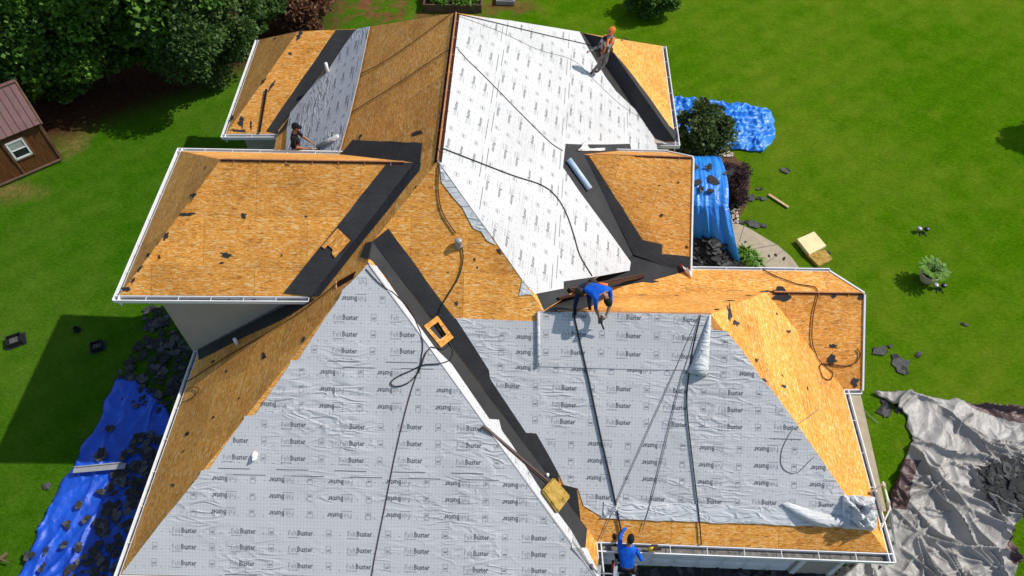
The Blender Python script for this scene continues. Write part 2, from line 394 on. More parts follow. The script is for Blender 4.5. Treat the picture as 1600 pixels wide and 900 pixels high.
# ------------------------------------------------------------------ ground
def sheet(name, pts, mat, z, kind='structure', label=None):
    mb = MB(); P = [Vector((p[0], p[1], z)) for p in pts]
    for t in tessellate_polygon([P]): mb.face([P[i] for i in t])
    o = mb.build(name, mat, fixn=True)
    if o.data.polygons[0].normal.z < 0: o.data.flip_normals()
    o['kind'] = kind
    if label: o['label'] = label
    return o
bm = bmesh.new(); bmesh.ops.create_grid(bm, x_segments=60, y_segments=60, size=300)
me = bpy.data.meshes.new('lawn'); bm.to_mesh(me); bm.free()
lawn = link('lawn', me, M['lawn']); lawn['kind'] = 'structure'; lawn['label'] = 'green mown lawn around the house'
def blob(pts, jit=.25, n=6, seed=1):
    """smooth closed outline through px ground points with an uneven edge"""
    P = [G(*p) for p in pts]; out = []; r = random.Random(seed)
    for i in range(len(P)):
        p0, p1, p2, p3 = P[i-1], P[i], P[(i+1) % len(P)], P[(i+2) % len(P)]
        for k in range(n):
            t = k/n
            q = .5*((2*p1)+(p2-p0)*t+(2*p0-5*p1+4*p2-p3)*t*t+(3*p1-p0-3*p2+p3)*t**3)
            out.append(q+Vector((r.uniform(-jit, jit), r.uniform(-jit, jit), 0)))
    return out
sheet('mulch_bed', blob([(1060, 190), (1120, 235), (1150, 245), (1170, 280), (1160, 330), (1140, 352), (1100, 380), (1060, 380), (1040, 240)], .06), M['mulch'], .024)
sheet('walkway', [G(*p) for p in [(1090, 345), (1148, 349), (1168, 357), (1190, 370), (1215, 385), (1235, 402), (1252, 425), (1300, 560), (1340, 600), (1384, 800), (1300, 800), (1250, 600), (1150, 440), (1080, 430)]], M['concrete'], .05)
mb = MB()
for a, b in (((1140, 395), (1215, 382)), ((1163, 352), (1155, 378)), ((1349, 640), (1372, 661)), ((1192, 415), (1225, 390))):
    mb.bar(G(*a, .054), G(*b, .054), .02, .004)
mb.build('walkway_joint', M['gutterin'])['kind'] = 'structure'
sheet('driveway', [(-1.0, 5.9), (8.3, 5.9), (8.6, -12), (-1.0, -12)], M['asphalt'], .016)

# ------------------------------------------------------------------ house shell
K = {k: Vector(v) for k, v in dict(
 R=(-2.146, 12.354, 8.09), Rb=(-2.149, 17.731, 8.301), P=(-3.585, 10.879, 6.947), A=(-3.597, 10.284, 6.95), J=(0.361, 9.735, 6.05),
 K=(4.137, 9.782, 6.061), M=(6.14, 11.715, 4.364), G=(8.673, 11.805, 4.314), G0=(8.725, 9.827, 2.79), C2=(8.261, 9.812, 2.786),
 C1=(8.316, 5.597, 2.819), SB=(1.721, 5.602, 2.845), W1=(-8.926, 4.48, 2.788), W3=(1.783, 4.658, 2.799), Wb=(-8.809, 10.35, 2.811),
 L1=(-7.331, 12.679, 7.647), Lv0=(-2.761, 12.746, 7.645), Lv1=(-5.068, 10.136, 5.781), L2=(-9.611, 10.017, 5.76), L3=(-9.564, 14.805, 5.819),
 L4=(-5.142, 14.801, 5.863), B1=(-7.629, 20.667, 5.533), Bt=(-5.784, 20.787, 5.592), Bv=(-8.164, 17.949, 3.639), B2=(-9.825, 17.898, 3.628),
 B3=(-9.888, 22.743, 3.679), D0=(1.446, 20.635, 5.747), D1=(2.073, 20.529, 5.675), D2=(4.453, 17.883, 3.783), D3=(4.437, 22.739, 3.803),
 Dv=(3.894, 17.875, 3.771), H0=(1.401, 15.34, 5.583), H1=(4.331, 15.144, 5.756), H2=(4.253, 12.232, 4.246), Hv=(2.788, 12.833, 4.349),
 Hn=(2.406, 16.306, 4.822), Hm=(3.941, 16.289, 4.843), Q=(1.042, 11.243, 4.612), g3=(7.99, 12.588, 4.189), g4=(4.334, 12.439, 4.287)).items()}
def pl3(a, b, c):
    n = (b-a).cross(c-a).normalized()
    return (n if n.z > 0 else -n), a
PL = {'W': pl3(K['R'], K['P'], K['Rb']), 'S': pl3(K['R'], K['SB'], K['C1']), 'E': pl3(K['R'], K['Rb'], K['J'])}
def onpl(pl, u, v):
    d = ray(u, v); n, a = PL[pl] if isinstance(pl, str) else pl
    return CAMP+d*(n.dot(a-CAMP)/n.dot(d))
for k, px in dict(H0=(912, 241), Hv=(990, 398), Hn=(962, 236), Dv=(1027, 222), D0=(910, 51)).items(): K[k] = onpl('E', *px)
K['Hx'] = onpl('E', 1026, 237)
K['We'] = Vector((-7.9, 14.9, 3.83)); K['Wf'] = Vector((-8.1, 17.95, 3.80))
FC = {'W': 'R P Lv1 Lv0 L4 We Wf Bt Rb', 'W2': 'P A W1 Wb Lv1', 'E': 'R Rb D0 Dv Hx Hn H0 Hv J', 'S': 'R J K C1 SB P', 'E1': 'P SB W3 A', 'S1': 'A W3 W1',
      'E2': 'K M C2 C1', 'S3': 'M G G0 C2', 'N1': 'J Q M K', 'N3': 'Q T g4 g3 G M', 'NB': 'Q Hv H2 g4 T', 'LS': 'L1 L2 Lv1 Lv0', 'LW': 'L1 L3 L2', 'LN': 'L1 Lv0 L4 L3',
      'BS': 'B1 B2 Bv Bt', 'BW': 'B1 B3 B2', 'BrS': 'D0 D1 D2 Dv', 'BE': 'D1 D3 D2', 'GS': 'H0 Hv H2 H1', 'GN': 'H0 H1 Hm Hn'}
PL['N3'] = pl3(K['M'], K['G'], K['g3'])
K['T'] = onpl('N3', 1020, 438)
for f, a in dict(W2='A W1 Wb', E1='P A W3', S1='A W1 W3', E2='K C1 M', S3='M G G0', N1='J K M', LS='L1 L2 Lv0', LW='L1 L2 L3', LN='L1 L3 L4',
                 BS='B1 B2 Bt', BW='B1 B2 B3', BrS='D0 D1 D2', BE='D1 D2 D3', GS='H0 H1 H2', GN='H0 H1 Hm', NB='Q Hv H2').items():
    PL[f] = pl3(*[K[x] for x in a.split()])
FR = {}
for f, (n, o) in PL.items():
    eu = Vector((0, 0, 1)).cross(n).normalized(); FR[f] = (eu, n.cross(eu).normalized(), n)
ORG = Vector((-10, 4, 2.8))
def uvof(f, p): eu, ev, n = FR[f]; return ((p-ORG).dot(eu), (p-ORG).dot(ev))
house = empty('house', (-1, 10, 0), 'house with its roof stripped to bare sheathing and half covered in underlayment', 'house')
surfv, surff = [], []
NAMES = {'W': 'roof_slope'}
def prism(mb, f, pts, off=0.0, th=.05, m=0):
    """thick polygon lying on slope f"""
    n = FR[f][2]; top = [p+n*off for p in pts]; bot = [p+n*(off-th) for p in pts]
    tri = tessellate_polygon([[Vector((*uvof(f, p), 0)) for p in pts]])
    for t in tri:
        a, b, c = [top[i] for i in t]
        idx = list(t)
        if (b-a).cross(c-a).dot(n) < 0: idx = idx[::-1]
        mb.face([top[i] for i in idx], m, [uvof(f, top[i]) for i in idx])
        mb.face([bot[i] for i in idx[::-1]], m, [uvof(f, bot[i]) for i in idx[::-1]])
    for i in range(len(pts)):
        j = (i+1) % len(pts)
        mb.face([top[i], bot[i], bot[j], top[j]], m, [uvof(f, x) for x in (top[i], bot[i], bot[j], top[j])])
    return tri, top
for f, s in FC.items():
    pts = [K[x] for x in s.split()]
    mb = MB(); tri, top = prism(mb, f, pts, 0, .045)
    b = len(surfv); surfv += [tuple(p) for p in pts]; surff += [tuple(b+i for i in t) for t in tri]
    mb.build('roof_slope', M['mem'] if f == 'NB' else M['osb'], house, fixn=True)
# rear slopes and hidden sides that close the shell
for nm, s in dict(rear='Rb D0 D1 D3 B3 B1 Bt').items():
    a, b_, c, d, e, g, h = [K[x] for x in s.split()]
    base1 = Vector((4.4, 22.75, 3.8)); base2 = Vector((-9.85, 22.75, 3.68))
    mb = MB(); mb.face([a, h, g, base2, base1, b_], 0)
    mb.face([g, e, base2]); mb.face([b_, base1, c]); mb.face([c, base1, d]); mb.build('rear_roof_slope', M['osb'], house, fixn=True)
BV = BVHTree.FromPolygons([Vector(v) for v in surfv], surff)
def surf(u, v, off=0.0):
    d = ray(u, v).normalized(); h = BV.ray_cast(CAMP, d)
    if h[0] is None: return G(u, v, off), Vector((0, 0, 1))
    n = h[1] if h[1].z > 0 else -h[1]; return h[0]+n*off, n

# walls
def wallbox(x0, x1, y0, y1, z1, z0=0):
    mb = MB()
    mb.box(((x0+x1)/2, (y0+y1)/2, (z0+z1)/2), (x1-x0)/2, (y1-y0)/2, (z1-z0)/2); return mb
wallbox(-8.55, 1.45, 4.9, 15.5, 2.72).build('wall', M['stucco'], house)
wallbox(-9.02, -4.6, 10.36, 14.4, 5.70).build('wall', M['stucco'], house)
wallbox(-9.45, -3.0, 18.2, 22.4, 3.58).build('wall', M['stucco'], house)
wallbox(-7.9, 3.4, 14.5, 20.4, 3.55).build('wall', M['stucco'], house)
wallbox(.9, 4.1, 17.9, 22.3, 3.7).build('wall', M['stucco'], house)
wallbox(1.2, 3.9, 12.7, 16.0, 4.15).build('wall', M['stucco'], house)
wallbox(2.0, 8.4, 9.9, 12.25, 2.75).build('wall', M['stucco'], house)
mb = MB()  # garage walls around the door opening (front plane y = 5.95)
mb.box((4.9, 8.0, 1.35), 3.1, 1.9, 1.33); mb.box((7.42, 6.0, 1.34), .52, .12, 1.34)
mb.box((1.93, 6.0, 1.34), .14, .12, 1.34); mb.box((4.5, 6.0, 2.56), 2.45, .12, .12)
mb.build('wall', M['stucco'], house)
mb = MB(); mb.face([Vector((3.95, 12.3, 4.1)), Vector((3.95, 16.2, 4.1)), Vector((3.95, 15.15, 5.6))]); mb.build('gable_wall', M['stucco'], house)
mb = MB(); mb.face([Vector((8.45, 9.9, 2.7)), Vector((8.45, 12.3, 2.7)), Vector((8.45, 12.3, 4.1)), Vector((8.45, 11.8, 4.2))]); mb.build('gable_wall', M['stucco'], house)
# soffits
mb = MB()
for x0, x1, y0, y1, z in ((-9.58, -5.2, 10.05, 14.78, 5.66), (-8.9, -8.5, 4.5, 10.3, 2.70), (1.75, 8.3, 5.62, 6.1, 2.72), (7.9, 8.28, 5.65, 9.8, 2.70), (-9.8, -8.2, 17.92, 22.7, 3.55), (3.4, 4.42, 17.9, 22.7, 3.68)):
    mb = MB(); mb.box(((x0+x1)/2, (y0+y1)/2, z), (x1-x0)/2, (y1-y0)/2, .01); mb.build('soffit', M['soffit'], house)
# garage door with panels
gd = MB(); gd.box((4.5, 5.97, 1.22), 2.42, .03, 1.22)
for i in range(4):
    for j in range(8):
        cx = 2.4+j*.60; cz = .32+i*.6
        gd.box((cx, 5.93, cz), .25, .012, .22)
        gd.box((cx, 5.914, cz), .19, .008, .16)
gdo = gd.build('garage_door', M['white'], house)
tr = MB(); tr.box((2.0, 5.90, 1.25), .07, .05, 1.25); tr.box((7.0, 5.90, 1.25), .07, .05, 1.25); tr.box((4.5, 5.90, 2.5), 2.57, .05, .06)
tr.build('door_trim', M['white'], house)
tr = MB(); tr.box((7.93, 5.88, 1.35), .05, .05, 1.35); tr.build('corner_trim', M['white'], house)
lp = MB(); lp.box((7.47, 5.84, 2.12), .05, .04, .08); lp.tube([(7.47, 5.82, 2.15), (7.47, 5.72, 2.16)], .02); lp.lathe((7.47, 5.68, 1.98), [(.05, 0), (.08, .03), (.09, .15), (.03, .2)], 12)
lp.build('wall_lamp', M['blackpl'], house)
# gutters
def gutter(a, b, out, wd=.13, dep=.11, ext0=0, ext1=0):
    a, b = Vector(a), Vector(b); d = (b-a).normalized(); a = a-d*ext0; b = b+d*ext1
    out = Vector(out).normalized(); up = Vector((0, 0, 1)); a = a-up*.02; b = b-up*.02
    mb = MB()
    mb.bar(a+out*.012, b+out*.012, .02, .02); 
    mb.bar(a+out*.01-up*.12, b+out*.01-up*.12, .022, .22)            # fascia
    mb.bar(a+out*(wd/2)-up*dep, b+out*(wd/2)-up*dep, wd, .012)      # bottom
    mb.bar(a+out*wd-up*(dep/2), b+out*wd-up*(dep/2), .016, dep)     # front
    mb.bar(a+out*(wd+.008), b+out*(wd+.004), .024, .014)              # rolled lip
    L = (b-a).length; k = int(L/.75)
    for i in range(1, k):
        p = a+d*(L*i/k); mb.bar(p-up*.01, p+out*wd-up*.01, .012, .008)
    for p in (a, b): mb.bar(p-up*(dep/2), p-up*(dep/2)+out*wd, .012, dep)
    g = mb.build('gutter', M['white'], house)
    gi = MB(); gi.bar(a+out*(wd/2)-up*(dep-.016), b+out*(wd/2)-up*(dep-.016), wd-.03, .014)
    for i in range(int(L*5)):
        p = a+d*rng.uniform(.05, L-.05)+out*rng.uniform(.03, wd-.03)-up*(dep-.03)
        gi.box(p, rng.uniform(.01, .05), rng.uniform(.008, .02), .006, (d, out, up))
    gl = gi.build('gutter_debris', M['gutterin'], house)
X_, Y_ = Vector((1, 0, 0)), Vector((0, 1, 0))
gutter(K['Wb'], K['W1'], -X_, ext1=.13, ext0=-.02); gutter(K['W1'], K['W3'], -Y_, ext1=.12); gutter(K['W3'], K['SB'], X_, .10)
gutter(K['SB'], K['C1'], -Y_, .20, .13, ext1=.12); gutter(K['C1'], K['C2'], X_, .13, ext0=.2); gutter(K['C2'], K['G0'], -Y_, .11)
gutter(K['L2'], K['Lv1'], -Y_, .13, ext0=.13, ext1=-.08); gutter(K['L3'], K['L2'], -X_, .13, ext1=.13, ext0=.13); gutter(K['L4'], K['L3'], Y_, .12, ext1=.13)
gutter(K['B2'], K['Bv'], -Y_, .13, ext0=.13, ext1=.15); gutter(K['B3'], K['B2'], -X_, .13, ext1=.13)
gutter(K['D2'], K['D3'], X_, .13, ext0=.13); gutter(K['Dv'], K['D2'], -Y_, .13, ext1=.13, ext0=.3); gutter(K['g3'], K['g4'], Y_, .10, ext0=.05)
gutter(K['Hm'], K['Hn'], Y_, .10)
def board(name, a, b, w_, h_, mat, off=Vector((0, 0, 0))):
    mb = MB(); mb.bar(a+off, b+off, w_, h_); return mb.build(name, mat, house)
for a, b in (('G', 'G0'), ('G', 'g3'), ('H1', 'H2'), ('H1', 'Hm')):
    board('rake_board', K[a], K[b], .045, .16, M['white'], Vector((.03, 0, -.055)))
mb = MB(); mb.bar(K['Wb']+Vector((.0, .02, .02)), K['Lv1']+Vector((0, .2, .02)), .05, .06)
mb.build('step_flashing', M['gutterin'], house)
# open ridge slots
def ridge(a, b, fl, fr, sides=2, w_=.06):
    a, b = Vector(a), Vector(b); d = (b-a).normalized(); L = (b-a).length
    mbd, mbl = MB(), MB()
    for k, f in enumerate((fl, fr)[:sides]):
        n = FR[f][2]; dn = -(FR[f][1])
        o = dn*(.02+w_/2)+n*.014
        mbd.bar(a+o, b+o, w_, .012, n)
    mbl.bar(a+Vector((0, 0, .012)), b+Vector((0, 0, .012)), .035, .035)
    k = max(2, int(L/.61))
    for i in range(k):
        p = a+d*(L*(i+.5)/k)
        for f in (fl, fr)[:sides]:
            dn = -(FR[f][1]); n = FR[f][2]; mbl.bar(p+n*.012, p+n*.012+dn*(.05+w_), .022, .016, n)
    mbd.build('ridge_slot', M['slot'], house); mbl.build('ridge_board', M['lumber'], house)
ridge(K['R'], K['Rb'], 'W', 'E', 2, .075); ridge(K['L1'], K['Lv0']-X_*.25, 'LS', 'LN', 1, .03); ridge(K['J']+X_*.3, K['K'], 'S', 'N1', 1, .03)
ridge(K['M']+X_*.2, K['G'], 'S3', 'N3', 1, .03); ridge(K['H0']+X_*.25, K['H1'], 'GS', 'GN', 1, .03)

# ------------------------------------------------------------------ membranes and underlayment
def patch(f, px, off, th, name, mat, parent=house, jag=0, label=None, extra=None):
    pts = [onpl(f, *p) for p in px]
    if jag:
        q = []; n = FR[f][2]
        for i in range(len(pts)):
            a, b = pts[i], pts[(i+1) % len(pts)]; k = max(1, int((b-a).length/.35)); d = (b-a).normalized(); s_ = n.cross(d)
            q.append(a)
            for j in range(1, k): q.append(a.lerp(b, j/k)+s_*rng.uniform(-jag, jag))
        pts = q
    mb = MB(); prism(mb, f, pts, off, th)
    mats = [mat]
    if extra: extra(mb, f, pts, off); mats += [M['ink'], M['ink2']]
    o = mb.build(name, mats, parent, fixn=not extra)
    if label: o['label'] = label
    return o
ML = 'black self-adhesive membrane along a valley'
def mem(f, px, off=.012, jag=.012): return patch(f, px, off, .01, 'valley_membrane', M['mem'], jag=jag)
VS = [(582, 377), (670, 492), (721, 560), (852, 738), (905, 810)]
mem('S', [(582, 377), (607, 357), (622, 378), (710, 497), (728, 520), (765, 578), (767, 592), (800, 640), (822, 674), (838, 675), (858, 710), (872, 740), (874, 757), (901, 762), (905, 792), (907, 811), (852, 738), (721, 560), (670, 492)])
mem('E1', [(582, 378), (670, 492), (721, 560), (852, 738), (917, 826), (914, 858), (893, 856), (893, 831), (842, 762), (798, 693), (781, 670), (778, 656), (764, 655), (705, 569), (680, 545), (646, 498), (600, 430), (582, 408), (576, 404)])
mem('W2', [(582, 378), (576, 406), (563, 402), (572, 380)], .02)
mem('W2', [(309, 545), (390, 504), (478, 465), (492, 468), (440, 500), (375, 530), (311, 563)], .012)
mem('LS', [(648, 254), (488, 463), (443, 458), (606, 254)]); mem('W', [(648, 254), (658, 255), (656, 266), (540, 411), (500, 462), (488, 463), (574, 345)])
mem('W', [(551, 219), (660, 224), (657, 256), (530, 242), (536, 238)], .016)
mem('BS', [(556, 46), (434, 209), (416, 205), (525, 47)]); mem('W', [(556, 45), (572, 43), (545, 75), (515, 118), (480, 150), (440, 208), (434, 209)], .008)
mem('E', [(913, 52), (905, 50), (890, 55), (945, 135), (985, 185), (1018, 212), (1027, 222)], .008)
mem('BrS', [(911, 52), (941, 58), (1055, 221), (1028, 221)]); mem('BE', [(941, 59), (947, 60), (956, 79), (980, 107), (1015, 153), (1045, 196), (1056, 206), (1055, 221)], .010)
mem('GS', [(912, 242), (920, 243), (1004, 375), (1035, 382), (1034, 397), (1078, 401), (1077, 430), (990, 398)])
mem('E', [(879, 222), (985, 222), (985, 236), (962, 236), (912, 241), (990, 398), (850, 485), (838, 458), (836, 448), (979, 400), (934, 345), (885, 290), (877, 262)], .011)
mem('N1', [(851, 487), (890, 461), (950, 463), (925, 478), (900, 486), (872, 488)], .012)
mem('N3', [(888, 462), (1018, 438), (1030, 440), (985, 452), (940, 464)], .012)
# felt print
def glyphs(txt, bold):
    cu = bpy.data.curves.new('t', 'FONT'); cu.body = txt; cu.size = 1; cu.resolution_u = 1; cu.offset = .022 if bold else -.006
    o = bpy.data.objects.new('t', cu); COL.objects.link(o); dg = bpy.context.evaluated_depsgraph_get(); me = bpy.data.meshes.new_from_object(o.evaluated_get(dg))
    V_ = [(v.co.x, v.co.y) for v in me.vertices]; F_ = [tuple(p.vertices) for p in me.polygons]
    COL.objects.unlink(o); bpy.data.objects.remove(o); bpy.data.curves.remove(cu); bpy.data.meshes.remove(me)
    return V_, F_, max(v[0] for v in V_)
gF = glyphs('Felt', False); gB = glyphs('Buster', True); gG = glyphs('GAF', True)
def inpoly(p, poly):
    c = False; j = len(poly)-1
    for i in range(len(poly)):
        a, b = poly[i], poly[j]
        if (a[1] > p[1]) != (b[1] > p[1]) and p[0] < (b[0]-a[0])*(p[1]-a[1])/(b[1]-a[1])+a[0]: c = not c
        j = i
    return c
def printer(courses, pitch=1.30, W_=.54, wobble=.012, ysf=1.3):
    """courses: (v0, v1, upside_down, u phase) in slope metres; three rows of words per course"""
    def run(mb, f, pts, off):
        eu, ev, n = FR[f]; poly = [uvof(f, p) for p in pts]
        us = [p[0] for p in poly]; vs_ = [p[1] for p in poly]
        base = ORG+n*((PL[f][1]-ORG).dot(n)+off+.0025)
        sgn_tot = gF[2]+gB[2]; sc = W_/sgn_tot; ys = sc*ysf
        def put(g, u0, v0, flip, s_, ysc, m):
            V_, F_, _ = g; q = -1 if flip else 1
            P = [(u0+q*x*s_, v0+q*y*ysc) for x, y in V_]
            if not all(inpoly(P[i], poly) for i in range(0, len(P), max(1, len(P)//6))): return
            mb.raw([base+eu*a+ev*b for a, b in P], F_, m)
        def rect(u0, v0, u1, v1, m, chk=True):
            P = [(u0, v0), (u1, v0), (u1, v1), (u0, v1)]
            if chk and not all(inpoly(p, poly) for p in P): return
            mb.raw([base+eu*a+ev*b for a, b in P], [(0, 1, 2, 3)], m)
        for (v0, v1, flip, ph) in courses:
            h = v1-v0
            for r in range(3):
                vr = v0+h*(.20+.31*r) if not flip else v0+h*(.16+.31*r)
                k0 = int((min(us)-ph)/pitch)-1; k1 = int((max(us)-ph)/pitch)+1
                for k in range(k0, k1+1):
                    u = ph+k*pitch+wobble*math.sin(k*3.1+r)
                    vv = vr+.012*math.sin(u*1.7+v0*5)
                    if not flip:
                        put(gF, u, vv, 0, sc, ys, 2); put(gB, u+gF[2]*sc+.012, vv, 0, sc, ys, 1); rect(u, vv-.055, u+W_*.45, vv-.040, 2)
                        gx = u+W_+.30; gw = .12
                    else:
                        put(gF, u+W_, vv+ys*.7, 1, sc, ys, 2); put(gB, u+W_-gF[2]*sc-.012, vv+ys*.7, 1, sc, ys, 1); rect(u+W_*.55, vv+ys*.7+.04, u+W_, vv+ys*.7+.055, 2)
                        gx = u+W_+.30; gw = .12
                    hv = ys*.75
                    put(gG, gx+.02 if not flip else gx+gw-.02, vv+.02 if not flip else vv+hv-.02, flip, .042, .06, 1)
                    for (a, b, c_, d_) in ((gx, vv-.02, gx+gw, vv-.012), (gx, vv+hv, gx+gw, vv+hv+.008), (gx, vv-.02, gx+.008, vv+hv), (gx+gw-.008, vv-.02, gx+gw, vv+hv)): rect(a, b, c_, d_, 2)
            # dashed lap line, on the edge where the courses are doubled
            for k in range(int(min(us)/pitch)-2, int(max(us)/pitch)+2):
                u = k*pitch+ph-.1
                for e in ((v0+.035, .0), (v0-.10, .35)) if not flip else ():
                    rect(u+e[1], e[0], u+e[1]+.72, e[0]+.018, 1)
    return run
# course lines measured where the laps show
def vpx(f, u, v): return uvof(f, onpl(f, u, v))
s1 = [vpx('S1', 555, y)[1] for y in (905, 823, 739, 654, 568, 484)]
u1 = vpx('S1', 531, 667)[0]; u1b = vpx('S1', 513, 757)[0]; u1c = vpx('S1', 542, 840)[0]
C1_ = [(s1[0], s1[1], False, u1c), (s1[1], s1[2], True, u1b), (s1[2], s1[3], False, u1), (s1[3], s1[4], True, vpx('S1', 500, 584)[0]), (s1[4], s1[5], False, vpx('S1', 520, 496)[0]), (s1[5], s1[5]+1.18, True, u1)]
print('course S1', [round(a-b, 2) for a, b in zip(s1[1:], s1)])
PIT = (vpx('S1', 622, 668)[0]-vpx('S1', 440, 667)[0])/2; print('pitch', PIT)
patch('S1', [(575, 413), (938, 912), (190, 897), (252, 816), (283, 779), (312, 742), (315, 735), (327, 733), (350, 698), (381, 656), (382, 650), (399, 648), (436, 594), (452, 571), (454, 563), (466, 562), (506, 500), (530, 466), (536, 452), (548, 442)], .014, .012, 'underlayment', M['felt'],
      extra=printer(C1_, PIT, PIT*.42), label='grey printed underlayment on the front hip slope')
e1u = vpx('E1', 750, 690)
patch('E1', [(576, 414), (588, 416), (646, 498), (680, 545), (705, 569), (764, 655), (779, 656), (783, 672), (798, 693), (842, 762), (893, 831), (893, 856), (916, 856), (934, 893), (938, 911)], .016, .012, 'underlayment', M['felt'],
      extra=printer([(e1u[1]-1.18*k, e1u[1]-1.18*(k-1), k % 2 == 0, .3*k) for k in range(-3, 5)], PIT, PIT*.42), label='bright strip of underlayment turned over the front hip')
sv = [vpx('S', 1000, y)[1] for y in (848, 768, 682, 597, 520)]
patch('S', [(712, 497), (836, 502), (1112, 502), (1113, 515), (1135, 517), (1160, 548), (1190, 592), (1203, 605), (1245, 662), (1300, 742), (1324, 778), (1350, 800), (1352, 818), (1200, 808), (1050, 800), (960, 797), (945, 810), (912, 790), (903, 763), (880, 757), (874, 742), (858, 712), (838, 677), (822, 676), (798, 640), (766, 592), (764, 578), (727, 520)], .015, .012, 'underlayment', M['felt'],
      extra=printer([(sv[0], sv[1], False, vpx('S', 915, 776)[0]), (sv[1], sv[2], True, vpx('S', 918, 693)[0]), (sv[2], sv[3], False, vpx('S', 862, 604)[0]), (sv[3], sv[4], True, vpx('S', 893, 576)[0]), (sv[4], sv[4]+1.18, True, vpx('S', 820, 521)[0])], PIT*.97, PIT*.42), label='grey printed underlayment on the slope above the garage')
top_v = vpx('S', 1000, 573)[1]; tv2 = vpx('S', 1000, 487)[1]
patch('S', [(840, 486), (1112, 491), (1110, 520), (1100, 578), (1000, 577), (838, 572)], .032, .012, 'underlayment', M['felt'],
      extra=printer([(top_v-.04, tv2+.05, False, vpx('S', 878, 500)[0])], PIT*.96, PIT*.42), label='top course of underlayment fixed below the front ridge')
ev = [vpx('E', u, 130)[1] for u in (770, 720)]
Ecw = 1.18
v0e = vpx('E', 774, 130)[1]
patch('E', [(717, 23), (800, 33), (905, 50), (918, 75), (945, 120), (962, 143), (985, 165), (1005, 183), (1022, 205), (1027, 235), (986, 235), (984, 225), (950, 226), (905, 226), (883, 225), (879, 262), (905, 300), (942, 350), (985, 410), (983, 423), (935, 432), (880, 440), (880, 451), (834, 460), (815, 437), (796, 410), (777, 383), (762, 361), (736, 325), (707, 285), (687, 255), (703, 120)], .016, .012, 'underlayment', M['felt'],
      extra=printer([(v0e+Ecw*k, v0e+Ecw*(k+1), k % 2 != 0, .37*k) for k in range(-6, 3)], 1.30, .50, .012, 1.05), label='white printed underlayment on the sunny east slope')
vw = vpx('W', 545, 178)[1]
patch('W', [(578, 42), (563, 115), (548, 178), (531, 239), (447, 237), (449, 200), (454, 177), (494, 128), (511, 113), (540, 69), (557, 46)], .018, .012, 'underlayment', M['felt'],
      extra=printer([(vw-1.18*(k+1), vw-1.18*k, k % 2 == 0, .2*k) for k in range(-1, 3)], 1.30, .52, .012, 1.1), label='shaded wrinkled underlayment on the rear west slope')

for f_, a_, b_ in (('S1', K['A'], K['W3']), ('S', K['R'], K['R'].lerp(K['J'], .48))):
    mb = MB(); mb.tube([a_+Vector((0, 0, .012)), a_.lerp(b_, .5)+Vector((0, 0, .012)), b_+Vector((0, 0, .012))], .013, 8); mb.build('underlayment_hip_fold', M['felt'], house, True)
# lifted lower edge of the garage underlayment: a long curl of felt showing its plain back
def strip_surface(name, rows, mat, parent=house, smooth=True, solid=.006, label=None):
    bm = bmesh.new(); V_ = [[bm.verts.new(p) for p in r] for r in rows]
    for i in range(len(rows)-1):
        for j in range(len(rows[0])-1): bm.faces.new((V_[i][j], V_[i][j+1], V_[i+1][j+1], V_[i+1][j]))
    bmesh.ops.recalc_face_normals(bm, faces=bm.faces)
    me = bpy.data.meshes.new(name); bm.to_mesh(me); bm.free()
    for p in me.polygons: p.use_smooth = smooth
    o = link(name, me, mat, parent)
    if solid:
        md = o.modifiers.new('s', 'SOLIDIFY'); md.thickness = solid
    if label: o['label'] = label
    return o
top_ = [(944+q*14.2, 783+q*.46+2.2*noise.noise(Vector((q*.9, 3, 0)))) for q in range(31)]
bot_ = [(1368-q*14.2, 825-q*.52+2.5*noise.noise(Vector((q*.6, 9, 1)))) for q in range(31)]
patch('S', top_+bot_, .034, .016, 'underlayment_flap', M['feltback'], label='plain white turned-back edge of the underlayment above the garage eave')
rows = []
for i in range(9):
    t = i/8; r = []
    for j in range(25):
        q = j/24; ux = 1228+q*112; v0 = 783+q*28+3*math.sin(q*3); wd = 3+16*math.sin(q*math.pi)
        p = onpl('S', ux-8*t, v0+wd*t); r.append(p+FR['S'][2]*(.05+.16*math.sin(t*2.6)*math.sin(q*math.pi)))
    rows.append(r)
strip_surface('underlayment_curl', rows, M['feltback'])
rows = []
for i in range(7):
    t = i/6; r = []
    for j in range(9):
        q = j/8; p = onpl('S', 940+q*26-4*t, 806-q*22+t*4+6*q*t); r.append(p+FR['S'][2]*(.03+.16*t*q))
    rows.append(r)
strip_surface('underlayment_curl', rows, M['feltback'])
# crumpled felt bundle at the right corner
mbx = []
for i in range(30):
    r = []
    for j in range(30):
        a, b = i/29, j/29; u = 1316+b*50-a*2+3*noise.noise(Vector((a*3, b*3, 8))); v = 772+a*52+b*4+3*noise.noise(Vector((a*3, b*3, 4)))
        e = min(1, 5*min(a, 1-a, b, 1-b)); q = Vector((a*3.2, b*3.2, 2))
        h = .02+e*(.05+.26*(1-min(1, abs(noise.noise(q))*3))+.12*(1-min(1, abs(noise.noise(q*2.2+Vector((5, 0, 0))))*3)))
        p = onpl('S', u, v); r.append(p+FR['S'][2]*(h+.02))
    mbx.append(r)
strip_surface('underlayment_bundle', mbx, M['feltback'], smooth=False, label='crumpled white bundle of underlayment at the roof corner')
